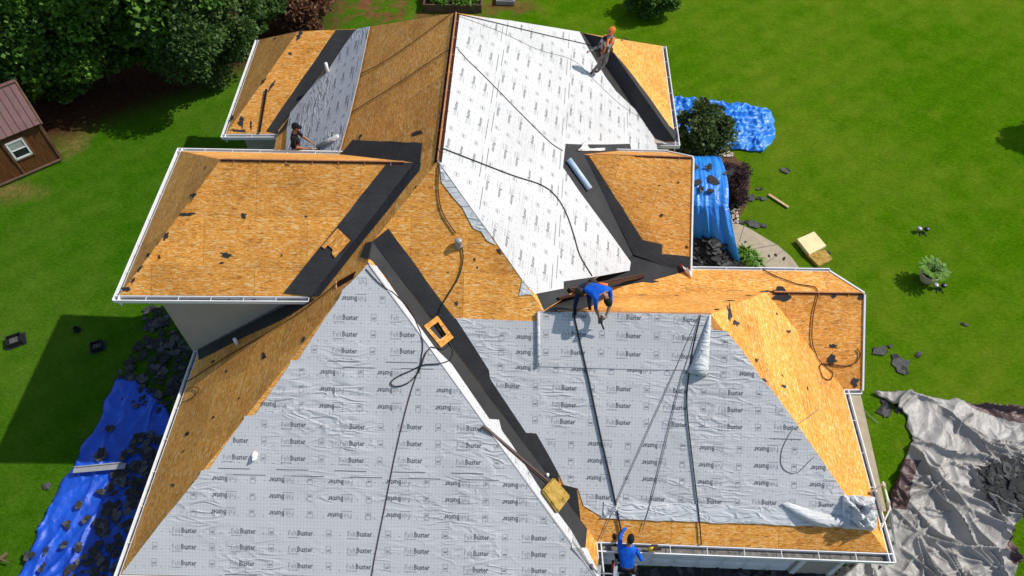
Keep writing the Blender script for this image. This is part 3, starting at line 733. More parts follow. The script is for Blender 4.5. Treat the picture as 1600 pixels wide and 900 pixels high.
# folded-over fan of felt at the top right
rows = []
for i in range(9):
    t = i/8; r = []
    for j in range(9):
        q = j/8; ux = (1110-4*t)+(-(2+30*t))*(1-q); yy = 492+t*90+q*4*t
        p = onpl('S', ux, yy); r.append(p+FR['S'][2]*(.05+.15*t*math.sin(q*math.pi)**.7))
    rows.append(r)
strip_surface('underlayment_fold', rows, M['feltback'], label='cone of felt folded back at the top right of the garage slope')
mb = MB(); a, b = onpl('S', 841, 488), onpl('S', 841, 572); mb.tube([a+FR['S'][2]*.05, b+FR['S'][2]*.05], .035, 12); mb.build('underlayment_edge_roll', M['feltback'], house, True)
# felt draped over the hip on to the south slope
for q in ([(687, 257), (690, 285), (706, 306), (723, 325), (733, 345), (740, 357), (752, 362), (761, 376), (775, 383), (762, 362), (736, 326), (707, 286)], [(816, 438), (811, 462), (822, 460), (832, 461), (826, 452)]):
    patch('S', q, .016, .012, 'underlayment_drape', M['feltback'])
rows = []
for i in range(7):
    t = i/6; r = []
    for j in range(15):
        q = j/14; ux = 901+q*42; yy = 237-(12*math.exp(-((q-.25)/.12)**2)+2+3*q)*t
        p = onpl('E', ux, yy); r.append(p+FR['E'][2]*(.04+.15*math.sin(t*2.5)*abs(noise.noise(Vector((q*5, t, 7))))))
    rows.append(r)
strip_surface('membrane_liner', rows, M['feltback'], label='white release liner peeled up beside the right gable')

# torn felt remnants nailed on the sheathing
def remnant(u, v, L, w_, ang, seed, f=None):
    r = random.Random(seed); p, n = surf(u, v); 
    best = max(FR, key=lambda k: FR[k][2].dot(n)-.2*abs((p-PL[k][1]).dot(FR[k][2])))
    eu, ev_, nn = FR[best]; sc = (p-CAMP).dot(CF)/FPX
    pts = []; k = r.randint(13, 19)
    for i in range(k):
        a = 2*math.pi*i/k; rr = r.uniform(.35, 1.2)
        x, y = math.cos(a)*L*rr*sc/2, math.sin(a)*w_*rr*sc/2
        pts.append(p+eu*(x*math.cos(ang)-y*math.sin(ang))+ev_*(x*math.sin(ang)+y*math.cos(ang)))
    mb = MB(); prism(mb, best, pts, .012, .010); mb.build('felt_remnant', M['mem'], house)
REM = [(303, 305, 12, 34, -.5), (292, 335, 26, 8, .1), (260, 368, 8, 16, -.4), (247, 380, 5, 8, 0), (232, 398, 8, 22, -.6), (218, 420, 5, 16, -.6), (208, 438, 5, 12, -.6), (196, 452, 16, 8, .2), (249, 402, 5, 8, 0), (354, 398, 24, 10, 0), (346, 411, 8, 4, .3), (381, 337, 9, 10, .3), (478, 338, 5, 4, 0), (440, 399, 4, 4, 0),
       (652, 208, 10, 32, -.4), (563, 214, 12, 8, .3), (512, 252, 5, 5, 0), (450, 258, 9, 2, 0), (321, 262, 8, 4, .2), (362, 185, 12, 20, -.5), (377, 192, 10, 22, .2), (392, 195, 4, 16, 0), (372, 204, 26, 5, 0), (424, 135, 6, 22, -.6), (411, 128, 5, 18, -.6), (468, 54, 8, 22, -.5), (454, 84, 7, 6, 0), (430, 60, 5, 10, -.3),
       (413, 556, 26, 10, .9), (333, 565, 6, 14, -.3), (354, 580, 4, 8, -.3), (293, 678, 8, 14, -.5), (287, 705, 5, 6, 0), (270, 758, 5, 14, -.4), (303, 755, 5, 12, -.5), (334, 652, 5, 9, -.3), (374, 622, 5, 6, 0), (475, 530, 12, 10, .4), (541, 462, 5, 6, 0),
       (1218, 461, 34, 26, -.2), (1140, 489, 44, 12, -.2), (1150, 505, 12, 22, .4), (1120, 484, 10, 8, 0), (1194, 456, 20, 5, .4), (1170, 462, 10, 5, .2), (1140, 470, 16, 6, .3), (1232, 518, 7, 20, .5), (1182, 563, 6, 12, .4), (1194, 594, 6, 14, .3), (1222, 587, 5, 8, 0), (1224, 603, 7, 16, .3), (1298, 564, 20, 24, .4), (1302, 541, 14, 7, -.3), (1336, 598, 12, 16, -.4), (1344, 464, 10, 10, 0), (1303, 463, 8, 6, 0), (1262, 607, 8, 4, 0), (1213, 490, 5, 6, 0),
       (780, 393, 8, 10, .5), (1004, 461, 14, 3, 0), (1057, 462, 6, 3, 0), (742, 405, 4, 5, 0), (746, 418, 3, 4, 0), (713, 474, 7, 7, 0), (700, 425, 3, 3, 0), (1034, 337, 6, 7, 0), (1073, 386, 6, 6, 0), (1060, 285, 4, 4, 0), (1030, 290, 3, 3, 0), (972, 63, 4, 6, .5), (978, 61, 8, 4, -.3), (1170, 690, 4, 4, 0), (684, 470, 4, 4, 0), (650, 292, 4, 4, 0), (592, 300, 4, 4, 0)]
for i, a in enumerate(REM): remnant(*a, 100+i)
# fastener and staple marks dotted along membranes handled in material; small attic opening
mb = MB(); o_ = [(526, 441), (556, 424), (552, 435), (528, 449)]
prism(mb, 'W2', [onpl('W2', *p) for p in o_], .006, .004); mb.build('roof_opening', M['slot'], house)
board('opening_edge', onpl('W2', 526, 440), onpl('W2', 526, 451), .02, .02, M['pine'], FR['W2'][2]*.01)

# vent pipes
def pipe(name, u, v, h, r, mat, lab, cap=False):
    p, n = surf(u, v); mb = MB()
    if cap: mb.lathe(p-Vector((0, 0, .05)), [(r*1.5, 0), (r*1.25, .10), (r, .12), (r, h), (r*1.3, h+.01), (r*1.3, h+.12), (r*.95, h+.15)], 16)
    else: mb.tube([p-Vector((0, 0, .1)), p+Vector((0, 0, h))], r, 12)
    o = mb.build(name, mat, house, True); o['label'] = lab
pipe('vent_pipe', 717, 384, .12, .065, M['lead'], 'stubby grey metal roof vent with a cap', True)
pipe('vent_pipe', 513, 116, .42, .05, M['pipe'], 'white pipe sticking out of the rear valley')
pipe('vent_pipe', 371, 538, .26, .045, M['pipe'], 'short white pipe in the low west slope')

# ------------------------------------------------------------------ loose things on the roof
def lay(u, v, off=.02): p, n = surf(u, v, off); return p, n
def padbox(name, px, off, th, mats, label, cat, bevel=.03, group=None, slope=True):
    """soft block with the given top outline"""
    pts = []; nrm = None
    for p in px:
        q, n = surf(*p, off); pts.append(q); nrm = n if nrm is None else nrm+n
    nrm.normalize(); c = sum(pts, Vector())/len(pts)
    pts = [q-nrm*(q-c).dot(nrm) for q in pts]
    bm = bmesh.new(); b_ = [bm.verts.new(q) for q in pts]; t_ = [bm.verts.new(q+nrm*th) for q in pts]
    bm.faces.new(b_[::-1]); bm.faces.new(t_)
    for i in range(len(pts)): bm.faces.new((b_[i], b_[(i+1) % len(pts)], t_[(i+1) % len(pts)], t_[i]))
    bmesh.ops.recalc_face_normals(bm, faces=bm.faces)
    bmesh.ops.bevel(bm, geom=bm.edges[:]+bm.verts[:], offset=bevel, segments=3, affect='EDGES')
    me = bpy.data.meshes.new(name); bm.to_mesh(me); bm.free()
    o = link(name, me, mats); return tag(o, label, cat, group)
padbox('foam_cushion', [(843, 768), (858, 748), (887, 776), (868, 803)], .03, .13, M['foam'], 'mustard foam roofing cushion lying in the front valley', 'foam cushion')
mb = MB(); p, n = lay(853, 745, .05); mb.lathe(p, [(.03, 0), (.04, .03), (.04, .10), (.02, .12)], 10); tag(mb.build('cup', M['pipe'], smooth=True), 'small white cup at the top of the mustard foam cushion', 'cup')
# OSB offcut frame around a dark hole on the valley
def plate(name, px, mat, label, cat, off=.03, th=.018, hole=None, f=None):
    pts = []; ns = Vector()
    for p in px: q, n = surf(*p, off); pts.append(q); ns += n
    ns.normalize(); c = sum(pts, Vector())/len(pts)
    mx = max(abs((q-c).dot(ns)) for q in pts); pts = [q-ns*((q-c).dot(ns)-mx*.6) for q in pts]
    mb = MB(); eu = (pts[1]-pts[0]).normalized(); ev_ = ns.cross(eu)
    def uv(q): return ((q-c).dot(eu), (q-c).dot(ev_))
    def slabp(P, lo, hi, m=0):
        tri = tessellate_polygon([[Vector((*uv(q), 0)) for q in P]])
        for t in tri:
            t = list(t)
            if (P[t[1]]-P[t[0]]).cross(P[t[2]]-P[t[0]]).dot(ns) < 0: t = t[::-1]
            mb.face([P[i]+ns*hi for i in t], m, [uv(P[i]) for i in t]); mb.face([P[i]+ns*lo for i in t[::-1]], m, [uv(P[i]) for i in t[::-1]])
        for i in range(len(P)):
            a, b = P[i], P[(i+1) % len(P)]; mb.face([a+ns*hi, a+ns*lo, b+ns*lo, b+ns*hi], m, [uv(a), uv(a), uv(b), uv(b)])
    if hole:
        H_ = [c+(pts[i]-c)*k for i, k in zip(range(4), hole)]
        for i in range(4):
            j = (i+1) % 4; slabp([pts[i], pts[j], H_[j], H_[i]], 0, th)
    else: slabp(pts, 0, th)
    return tag(mb.build(name, mat), label, cat)
plate('wood_panel', [(661, 510), (683, 494), (708, 528), (688, 544)], M['osb'], 'sheathing offcut with a cutout hole straddling the front valley', 'wood panel', hole=(.62, .62, .5, .5))
plate('wood_panel', [(503, 385), (528, 357), (548, 376), (524, 403), (519, 396), (521, 390), (513, 383), (508, 389)], M['osb'], 'notched sheathing offcut on the black valley strip of the left wing', 'wood panel')
# rolls and bars
def tubething(name, pts, r, mat, label, cat, n=12, hollow=False, group=None):
    mb = MB(); mb.tube(pts, r, n)
    return tag(mb.build(name, mat, smooth=True), label, cat, group)
a, n = lay(885, 252, .09); b, n2 = lay(918, 298, .09); tubething('film_roll', [a, a.lerp(b, .5), b], .085, M['bluefilm'], 'pale blue roll of release film beside the right gable valley', 'roll')
a, n = lay(500, 233, .09); b, n2 = lay(532, 217, .09); tubething('underlayment_roll', [a, b], .08, M['feltback'], 'part-used grey roll of underlayment on the rear west slope', 'roll')
def rod(u0, v0, u1, v1, r, mat, label, cat='metal bar', off=.04, name='metal_bar'):
    a, _ = lay(u0, v0, off); b, _ = lay(u1, v1, off); mb = MB(); mb.bar(a, b, r*2, r*1.2); mb.bar(a+Vector((0, 0, r*.8)), b+Vector((0, 0, r*.8)), r*.7, r); return tag(mb.build(name, mat), label, cat)
rod(755, 666, 858, 757, .045, M['brown_bar'], 'dark brown drip edge bar along the front valley')
rod(417, 140, 406, 207, .03, M['blackpl'], 'upright black strip at the eave of the rear left wing')
rod(887, 455, 1005, 433, .05, M['brown_bar'], 'upper of two brown bars beside the bent-over roofer', off=.06)
rod(870, 468, 940, 452, .035, M['brown_bar'], 'lower shorter brown bar under the bent-over roofer', off=.05)
rod(948, 88, 1053, 177, .05, M['brown_bar'], 'long dark strip lying across the rear right hip down to the gutter')
rod(1022, 195, 1030, 236, .025, M['blackpl'], 'thin black bar at the end of the white felt by the rear right gutter')
# red and white bag
rows = []
for i in range(9):
    r = []
    for j in range(7):
        u = 1062+i*2.0+j*.6; v = 418+i*1.6+(j-3)*1.9
        p, n = lay(u, v, .05); r.append(p+n*.12*math.sin(i/8*math.pi)*math.sin(j/6*math.pi)*(1+.6*noise.noise(Vector((i*.9, j*.9, 3)))))
    rows.append(r)
bag = bmesh.new(); V_ = [[bag.verts.new(p) for p in r] for r in rows]
for i in range(8):
    for j in range(6):
        f_ = bag.faces.new((V_[i][j], V_[i][j+1], V_[i+1][j+1], V_[i+1][j])); f_.material_index = 1 if (i < 2 or (i in (4, 5) and j in (2, 3))) else 0; f_.smooth = True
me = bpy.data.meshes.new('bag'); bag.to_mesh(me); bag.free()
bo = link('plastic_bag', me, [M['pipe'], M['redpl']]); tag(bo, 'crumpled white and red bag on the black felt by the porch gable', 'bag'); bo.modifiers.new('s', 'SOLIDIFY').thickness = .01

# ropes and hoses lying on the roof
def cord(px, r, mat, label, cat, name='rope', hang=None, off=None):
    P = []; off = off or r*1.3
    for i in range(len(px)-1):
        p0 = px[max(0, i-1)]; p1 = px[i]; p2 = px[i+1]; p3 = px[min(len(px)-1, i+2)]
        k = max(2, int(math.hypot(p2[0]-p1[0], p2[1]-p1[1])/8))
        for j in range(k):
            t = j/k
            q = [.5*((2*p1[c])+(p2[c]-p0[c])*t+(2*p0[c]-5*p1[c]+4*p2[c]-p3[c])*t*t+(3*p1[c]-p0[c]-3*p2[c]+p3[c])*t**3) for c in (0, 1)]
            P.append(q)
    P.append(px[-1]); pts = []
    for q in P:
        p, n = surf(q[0], q[1], off+.014); pts.append(p)
    # keep it off the creases
    mb = MB(); mb.tube(pts, r, 6); return tag(mb.build(name, mat, smooth=True), label, cat)
cord([(470, 222), (540, 182), (620, 133), (703, 78), (716, 80), (730, 95), (760, 124), (800, 165), (845, 210), (862, 226), (878, 236)], .010, M['hose'], 'black air hose crossing the main ridge near the middle of both rear slopes', 'hose', 'air_hose')
cord([(463, 218), (500, 175), (535, 138), (560, 119), (600, 98), (650, 64), (705, 23)], .010, M['rope'], 'dark rope running from the black-shirted roofer up to the far end of the ridge', 'rope')
cord([(716, 23), (780, 38), (850, 55), (925, 72)], .012, M['hose'], 'safety rope from the far ridge end to the orange-hooded roofer', 'rope')
cord([(716, 26), (780, 50), (840, 78), (895, 95), (930, 128), (970, 165), (1008, 190), (1022, 205)], .006, M['ropeg'], 'thin grey line drooping across the white felt to the right gutter', 'rope')
cord([(686, 231), (740, 252), (800, 275), (845, 290), (868, 308), (884, 335), (896, 370), (905, 400), (924, 432)], .014, M['hose'], 'black hose leading down the white felt to the bent-over roofer', 'hose', 'air_hose')
cord([(686, 233), (685, 270), (685, 300), (690, 328), (700, 347), (712, 364)], .014, M['hose'], 'black hose hanging from the ridge end down to the stubby vent', 'hose', 'air_hose')
cord([(720, 382), (724, 400), (718, 430), (702, 458), (688, 482), (686, 500), (695, 520), (706, 545), (703, 562), (688, 568), (662, 570), (640, 580), (622, 588), (611, 597), (618, 604), (638, 598), (655, 580), (662, 560), (672, 543), (690, 547), (700, 540)], .014, M['hose'], 'looped black hose from the vent through the plywood cutout', 'hose', 'air_hose')
cord([(572, 420), (590, 440), (618, 462), (640, 486), (652, 510), (661, 535), (659, 556), (656, 572), (640, 620), (620, 700), (600, 800), (588, 860), (580, 905)], .010, M['rope'], 'dark red rope down the middle of the front hip slope', 'rope')
cord([(284, 603), (320, 580), (360, 555), (420, 520), (475, 485), (530, 442)], .010, M['rope'], 'dark rope slanting over the low west slope', 'rope')
cord([(285, 630), (305, 620), (312, 609), (303, 605), (292, 613)], .010, M['rope'], 'small rope loop near the low west gutter', 'rope')
cord([(896, 489), (905, 530), (920, 595), (938, 680), (955, 755), (972, 838)], .021, M['hose'], 'thick black strap down the garage slope to the climbing roofer', 'strap', 'safety_strap', off=.028)
cord([(1092, 492), (1070, 540), (1045, 600), (1010, 678), (975, 757), (938, 842)], .008, M['ropeg'], 'leftmost thin line fanning out below the right end of the front ridge', 'rope', off=.028)
cord([(1092, 492), (1078, 545), (1062, 600), (1040, 690), (1020, 770), (1003, 828)], .009, M['ropeg'], 'middle thin line from the front ridge to the climbing roofer\'s hand', 'rope', off=.028)
cord([(1094, 492), (1082, 545), (1074, 600), (1073, 640), (1078, 690), (1085, 750), (1092, 810), (1096, 862)], .015, M['hose'], 'black hose curving down the garage slope to the gutter', 'hose', 'air_hose', off=.028)
cord([(1188, 420), (1210, 432), (1245, 445), (1276, 453), (1270, 490), (1268, 530), (1276, 560), (1290, 575), (1300, 582), (1296, 594), (1284, 590), (1279, 573), (1290, 568), (1320, 572), (1338, 565), (1343, 552), (1338, 545)], .014, M['rope'], 'dark coiled rope over the small right gable', 'rope')
cord([(1278, 640), (1262, 652), (1250, 660), (1238, 670), (1222, 700), (1220, 725), (1230, 737), (1246, 738), (1262, 722), (1278, 708)], .008, M['ropeg'], 'grey thin line looped beside the edge of the garage underlayment', 'rope')

# ------------------------------------------------------------------ ladders
def ladder(a, b, width, side, label):
    a, b = Vector(a), Vector(b); side = Vector(side).normalized()
    t = empty('ladder', a, label, 'ladder'); up = (b-a).cross(side).normalized()
    for s_ in (-1, 1):
        mb = MB(); mb.bar(a+side*s_*width/2, b+side*s_*width/2, .03, .08, side); mb.build('rail', M['white'], t)
    L = (b-a).length; k = int(L/.3); mb = MB()
    for i in range(1, k): p = a.lerp(b, i/k); mb.tube([p-side*width/2, p+side*width/2], .017, 6)
    mb.build('rung', M['silverpl'], t); return t
la = ladder((1.95, 3.3, .05), (1.93, 5.05, 3.15), .36, X_, 'white ladder at the left end of the garage eave')
mb = MB()
for s_ in (-1, 1): mb.box(Vector((1.93+s_*.18, 5.05, 3.17)), .03, .06, .05)
mb.build('end_cap', M['blackpl'], la)
lb = ladder((9.9, 6.95, .05), (8.45, 6.85, 3.25), .40, Y_, 'white ladder leaning on the right gutter by the silver tarp')
mb = MB()
for s_, (u, v) in ((1, (1361, 768)), (-1, (1374, 828))):
    q, _ = surf(u, v, .02); p = Vector((8.52, 6.85+s_*.3, 3.05)); mb.tube([p, q], .022, 8)
mb.tube([Vector((8.52, 6.5, 3.05)), Vector((8.52, 7.2, 3.05))], .02, 8); mb.build('stand_off_arm', M['white'], lb)

# ------------------------------------------------------------------ yard things
def scrapmesh(mb, c, sz, r, lift=0.02, tilt=.25, m=0):
    tilt *= .55
    k = r.randint(4, 6); a0 = r.uniform(0, 6.28); st = r.uniform(.5, 1); base = Vector(c)
    X = Vector((math.cos(a0), math.sin(a0), r.uniform(-tilt, tilt))).normalized(); Z = Vector((r.uniform(-tilt, tilt), r.uniform(-tilt, tilt), 1)).normalized(); Y = Z.cross(X).normalized(); X = Y.cross(Z)
    P = []
    for i in range(k):
        a = 2*math.pi*(i+r.uniform(-.25, .25))/k; rr = r.uniform(.7, 1.1)*sz
        P.append(base+X*(math.cos(a)*rr)+Y*(math.sin(a)*rr*st)+Z*(lift+r.uniform(-.008, .012)))
    n = len(P); cidx = base+Z*(lift+.004)
    for i in range(n):
        a, b = P[i], P[(i+1) % n]; mb.face([cidx, a, b], m); mb.face([a, a-Z*.012, b-Z*.012, b], m)
def pile(name, px, n, smin, smax, hmax, label, seed, zfun=None, mats=None, kind='stuff'):
    r = random.Random(seed); P = [G(*q) for q in px]; poly = [(p.x, p.y) for p in P]; mb = MB()
    x0, x1 = min(p[0] for p in poly), max(p[0] for p in poly); y0, y1 = min(p[1] for p in poly), max(p[1] for p in poly)
    cx, cy = sum(p[0] for p in poly)/len(poly), sum(p[1] for p in poly)/len(poly); c = 0; tries = 0
    while c < n and tries < n*20:
        tries += 1; x, y = r.uniform(x0, x1), r.uniform(y0, y1)
        if not inpoly((x, y), poly): continue
        d = math.hypot((x-cx)/(x1-x0), (y-cy)/(y1-y0))*2
        h = (hmax*max(0, 1-d)*r.uniform(.3, 1) if hmax else 0)+(zfun(x, y) if zfun else 0)
        scrapmesh(mb, (x, y, h+.02), r.uniform(smin, smax), r, .02, .35, 0 if r.random() < .72 else 1); c += 1
    o = mb.build(name, mats or [M['shingle'], M['shinglel']]); o['label'] = label; o['category'] = 'debris'; o['kind'] = kind; return o

def coons(b0, b1, l0, l1, nu, nv):
    """b0,b1: bottom/top polylines (left to right); l0,l1: left/right polylines (bottom to top), points are Vectors"""
    def samp(P, t):
        d = [0]
        for a, b in zip(P, P[1:]): d.append(d[-1]+(b-a).length)
        x = t*d[-1]
        for i in range(len(P)-1):
            if x <= d[i+1] or i == len(P)-2: return P[i].lerp(P[i+1], (x-d[i])/max(1e-9, d[i+1]-d[i]))
    rows = []
    for j in range(nv+1):
        v = j/nv; r = []
        for i in range(nu+1):
            u = i/nu
            p = samp(b0, u)*(1-v)+samp(b1, u)*v+samp(l0, v)*(1-u)+samp(l1, v)*u-(b0[0]*(1-u)*(1-v)+b0[-1]*u*(1-v)+b1[0]*(1-u)*v+b1[-1]*u*v)
            r.append(p)
        rows.append(r)
    return rows
def ridged(p, s, ang, st, seed):
    x = p.x*math.cos(ang)+p.y*math.sin(ang); y = -p.x*math.sin(ang)+p.y*math.cos(ang)
    q = Vector((x*s, y*s*st, seed)); wv = noise.noise(q*.7+Vector((3, 1, 2)))*.6
    return (1-min(1.6, abs(noise.noise(q+Vector((wv, wv, 0))))*2.6))
def mkfolds(n, origin, spread, ang, lmin, lmax, wmin, wmax, hmin, hmax, seed):
    r = random.Random(seed); out = []
    for _ in range(n):
        o = Vector((origin[0]+r.uniform(-spread[0], spread[0]), origin[1]+r.uniform(-spread[1], spread[1]), 0)); a = ang+r.gauss(0, .45)
        out.append((o, Vector((math.cos(a), math.sin(a), 0)), r.uniform(lmin, lmax), r.uniform(wmin, wmax), r.uniform(hmin, hmax), r.uniform(0, 99)))
    return out
def foldh(p, folds):
    h = 0
    for o, d, L, w_, a, sd in folds:
        q = Vector((p.x, p.y, 0))-o; t = q.dot(d)/L
        if t < -.0 or t > 1: continue
        e = d.x*q.y-d.y*q.x+.25*noise.noise(Vector((t*2.2, sd, 0)))*L*.5
        if abs(e) > w_*3: continue
        h = max(h, a*math.sin(t*math.pi)**.5*math.exp(-abs(e)/w_*1.4))
    return h
def tarp(name, b0, b1, l0, l1, nu, nv, amp, ang, st, sc, mats, label, seed, hfun=None, second=None, edge=.10):
    rows = coons(b0, b1, l0, l1, nu, nv); bm = bmesh.new(); V_ = []
    for j, r in enumerate(rows):
        rr = []
        for i, p in enumerate(r):
            e = min(i, nu-i, j, nv-j); k = min(1, .25+e*.25)
            h = amp*(ridged(p, sc, ang, st, seed)*.7+ridged(p, sc*2.1, ang+.7, st*.7, seed+5)*.35+ridged(p, sc*4.3, ang-.5, 1.2, seed+9)*.16)
            q = p+Vector((0, 0, .03+h*k))
            if hfun: q.z += hfun(p)
            q.z = max(q.z, .03)
            if e == 0: q += Vector((noise.noise(p*1.9+Vector((seed, 0, 0))), noise.noise(p*1.9+Vector((0, seed, 9))), 0))*edge*1.6
            rr.append(bm.verts.new(q))
        V_.append(rr)
    for j in range(nv):
        for i in range(nu):
            f = bm.faces.new((V_[j][i], V_[j][i+1], V_[j+1][i+1], V_[j+1][i])); f.smooth = True
            if second and second(i/nu, j/nv): f.material_index = 1
    bmesh.ops.recalc_face_normals(bm, faces=bm.faces)
    me = bpy.data.meshes.new(name); bm.to_mesh(me); bm.free()
    o = link(name, me, mats); md = o.modifiers.new('s', 'SOLIDIFY'); md.thickness = .012; return tag(o, label, 'tarp')
g = G
BF = mkfolds(26, (-12.3, 7.2), (1.6, 3.4), 1.15, 1.0, 3.6, .05, .12, .06, .16, 8)
t1 = tarp('tarp', [g(25, 910), g(120, 915), g(230, 915)], [g(182, 590), g(215, 597), g(262, 640)], [g(25, 910), g(75, 800), g(118, 725), g(155, 660), g(182, 590)], [g(230, 915), g(255, 800), g(285, 700), g(262, 640)], 90, 170, .08, 1.15, 3.0, .55, [M['blue']], 'long bright blue tarp on the lawn left of the house, littered with shingles', 11, hfun=lambda p: foldh(p, BF))
tarp('tarp', [g(1050, 228), g(1090, 250), g(1135, 232), g(1192, 240)], [g(1046, 152), g(1100, 156), g(1160, 165), g(1204, 173)], [g(1050, 228), g(1046, 152)], [g(1192, 240), g(1213, 215), g(1204, 173)], 120, 80, .19, .5, 2.4, 1.0, [M['blue2']], 'crumpled blue tarp on the lawn behind the round green shrub', 23)
# tarp draped over a raised frame beside the porch
P0 = [g(1070, 405, .1), g(1100, 410, .1), g(1152, 405, .1)]; 
rows = []
for j in range(61):
    v = j/60; r = []
    for i in range(50):
        u = i/49
        if v < .5:   # hanging front curtain
            t = v/.5; vb = 366+44*u; vy = vb-(vb-322)*t; hh = .15+1.35*t**.8; ux0, ux1 = 1072+2*t, 1156-18*t
        else:
            t = (v-.5)/.5; vy = 322-(322-244)*t; hh = 1.5+.25*math.sin(t*3.1)-(.0 if t < .7 else (t-.7)*1.6); ux0, ux1 = 1074, 1138-14*t+6*math.sin(t*3)
        p = G(ux0+(ux1-ux0)*u, vy, hh)
        fold = (math.sin(u*46+5*noise.noise(Vector((u*4, v, 0))))*.016+.15*noise.noise(Vector((u*7, v*.8, 5)))+.05*noise.noise(Vector((u*19, v*1.5, 2))))*(1 if v < .5 else .3)
        n_ = Vector((0, -1, .25)) if v < .5 else Vector((0, 0, 1))
        p += n_*fold+Vector((0, 0, .05*noise.noise(Vector((u*6, v*6, 3)))))
        r.append(p)
    rows.append(r)
ta = strip_surface('tarp', rows, M['blue2'], None, True, .01); tag(ta, 'blue tarp draped over a raised porch shelter with shingles on top', 'tarp')
mb = MB()   # frame below the drape
for u, v in ((1082, 320), (1130, 320), (1085, 260), (1120, 262)):
    p = G(u, v, 1.4); mb.bar(Vector((p.x, p.y, 0)), p, .07, .07, X_)
tag(mb.build('support_frame', M['pine']), 'wooden posts holding up the draped blue tarp', 'frame')
for i, (u, v, s_) in enumerate(((1085, 262, .2), (1107, 261, .16), (1138, 270, .2), (1116, 284, .27), (1088, 287, .2), (1098, 297, .13), (1108, 299, .12))):
    mb = MB(); r = random.Random(40+i); c = G(u, v, 1.72); 
    for k in range(3): scrapmesh(mb, c+Vector((r.uniform(-.08, .08), r.uniform(-.06, .06), .02*k)), s_, r, .03, .2, k % 2)
    tag(mb.build('shingle_scrap', [M['shingle'], M['shinglel']]), ['shingle in the top left corner of the draped tarp','brownish torn shingle at the back of the draped tarp','shingle on the outer edge of the draped tarp by the purple shrub','biggest shingle in the middle of the draped tarp','shingle against the gable side of the draped tarp','small scrap left of centre near the fold of the draped tarp','small scrap right of centre near the fold of the draped tarp'][i], 'shingle', 'shingles on the draped blue tarp')
pile('shingle_heap', [(1068, 360), (1100, 362), (1140, 385), (1152, 412), (1150, 425), (1070, 425)], 420, .10, .30, .7, 'heap of torn black shingles at the foot of the draped blue tarp', 3)
pile('shingle_heap', [(180, 600), (200, 560), (215, 540), (230, 478), (250, 480), (300, 555), (290, 600), (260, 690), (235, 640), (205, 640)], 230, .06, .2, .12, 'spread of torn black shingles between the blue tarp and the left wing wall', 5)
pile('shingle_heap', [(110, 895), (150, 860), (165, 800), (185, 740), (215, 680), (262, 680), (240, 760), (215, 850), (190, 910), (115, 915)], 170, .07, .22, .12, 'strip of torn shingles on the left blue tarp along the wall', 6, zfun=lambda x, y: .14)
pile('shingle_heap', [(930, 893), (1230, 893), (1300, 872), (1390, 880), (1420, 905), (1420, 960), (930, 960)], 420, .07, .26, .12, 'layer of torn shingles on the driveway before the garage', 8)
LAWN_L = ['lone shingle on the left lawn below the house shadow', 'single dark shingle on the open lawn right of the purple shrub', 'largest shingle of the cluster at the top of the curved path', 'middle shingle of the cluster at the top of the curved path', 'rightmost shingle of the cluster at the top of the curved path', 'small shingle between the purple shrub and the pale plank', 'flat shingle close to the foot of the purple shrub', 'leftmost shingle of the cluster at the top of the curved path', 'shingle showing beside the pale yellow foam block', 'long shingle nearest the small gable on the right lawn', 'biggest shingle of the three above the silver tarp', 'lowest shingle of the group above the silver tarp', 'tiny scrap below the pair of spotlights towards the gable', 'lone tiny scrap far out on the right lawn', 'tiny scrap left of the long shingle by the small gable', 'upper dark shingle at the tip of the silver tarp', 'large bent shingle below the tip of the silver tarp', 'small shingle right under the large bent one by the silver tarp', 'very small dark chip under the purple shrub']
TARP_L = ['big scrap just above the pale flashing strip', 'small scrap higher up the left blue tarp', 'scrap close below the right end of the flashing strip', 'scrap below the middle of the flashing strip', 'scrap near the left edge of the blue tarp', 'small scrap in the lower middle of the left blue tarp', 'lower scrap in the middle of the left blue tarp', 'scrap on the lower left edge of the blue tarp', 'scrap at the bottom left corner of the blue tarp', 'wide scrap beside the lower shingle strip on the tarp', 'wide scrap at the right end of the flashing strip', 'scrap high up against the wall side of the tarp', 'outermost tiny scrap on the lower left tarp edge', 'tiny scrap left of the lower shingle strip', 'scrap right of centre below the flashing strip', 'scrap right above the end of the flashing strip', 'small scrap in the shade above the flashing strip']
# scraps strewn on the left tarp
for i, (u, v, s_) in enumerate([(162, 711, .22), (174, 671, .13), (161, 768, .12), (124, 790, .14), (105, 820, .12), (137, 812, .12), (127, 853, .15), (76, 862, .10), (66, 887, .08), (156, 820, .18), (190, 745, .2), (230, 710, .2), (46, 868, .12), (105, 850, .1), (180, 790, .18), (216, 730, .2), (207, 700, .12)]):
    mb = MB(); r = random.Random(60+i); c = G(u, v, .16)
    for k in range(3): scrapmesh(mb, c+Vector((r.uniform(-.08, .08), r.uniform(-.08, .08), .015*k)), s_, r, .03, .15, k % 2)
    tag(mb.build('shingle_scrap', [M['shingle'], M['shinglel']]), TARP_L[i], 'shingle', 'shingle scraps on the left blue tarp')
for i, (u, v, s_) in enumerate([(77, 761, .16), (1228, 267, .2), (1173, 349, .22), (1181, 352, .2), (1196, 354, .13), (1190, 312, .14), (1176, 310, .2), (1160, 348, .12), (1290, 397, .2), (1377, 550, .28), (1400, 566, .33), (1410, 580, .2), (1435, 555, .1), (1508, 508, .1), (1388, 541, .1), (1383, 625, .2), (1388, 645, .3), (1397, 638, .15), (1186, 297, .08)]):
    mb = MB(); r = random.Random(160+i); c = G(u, v, 0)
    for k in range(2): scrapmesh(mb, c+Vector((r.uniform(-.1, .1), r.uniform(-.05, .05), .01*k)), s_, r, .03, .12, 1 if k else 0)
    tag(mb.build('shingle_scrap', [M['shingle'], M['shinglel']]), LAWN_L[i], 'shingle', 'shingle scraps on the lawn')
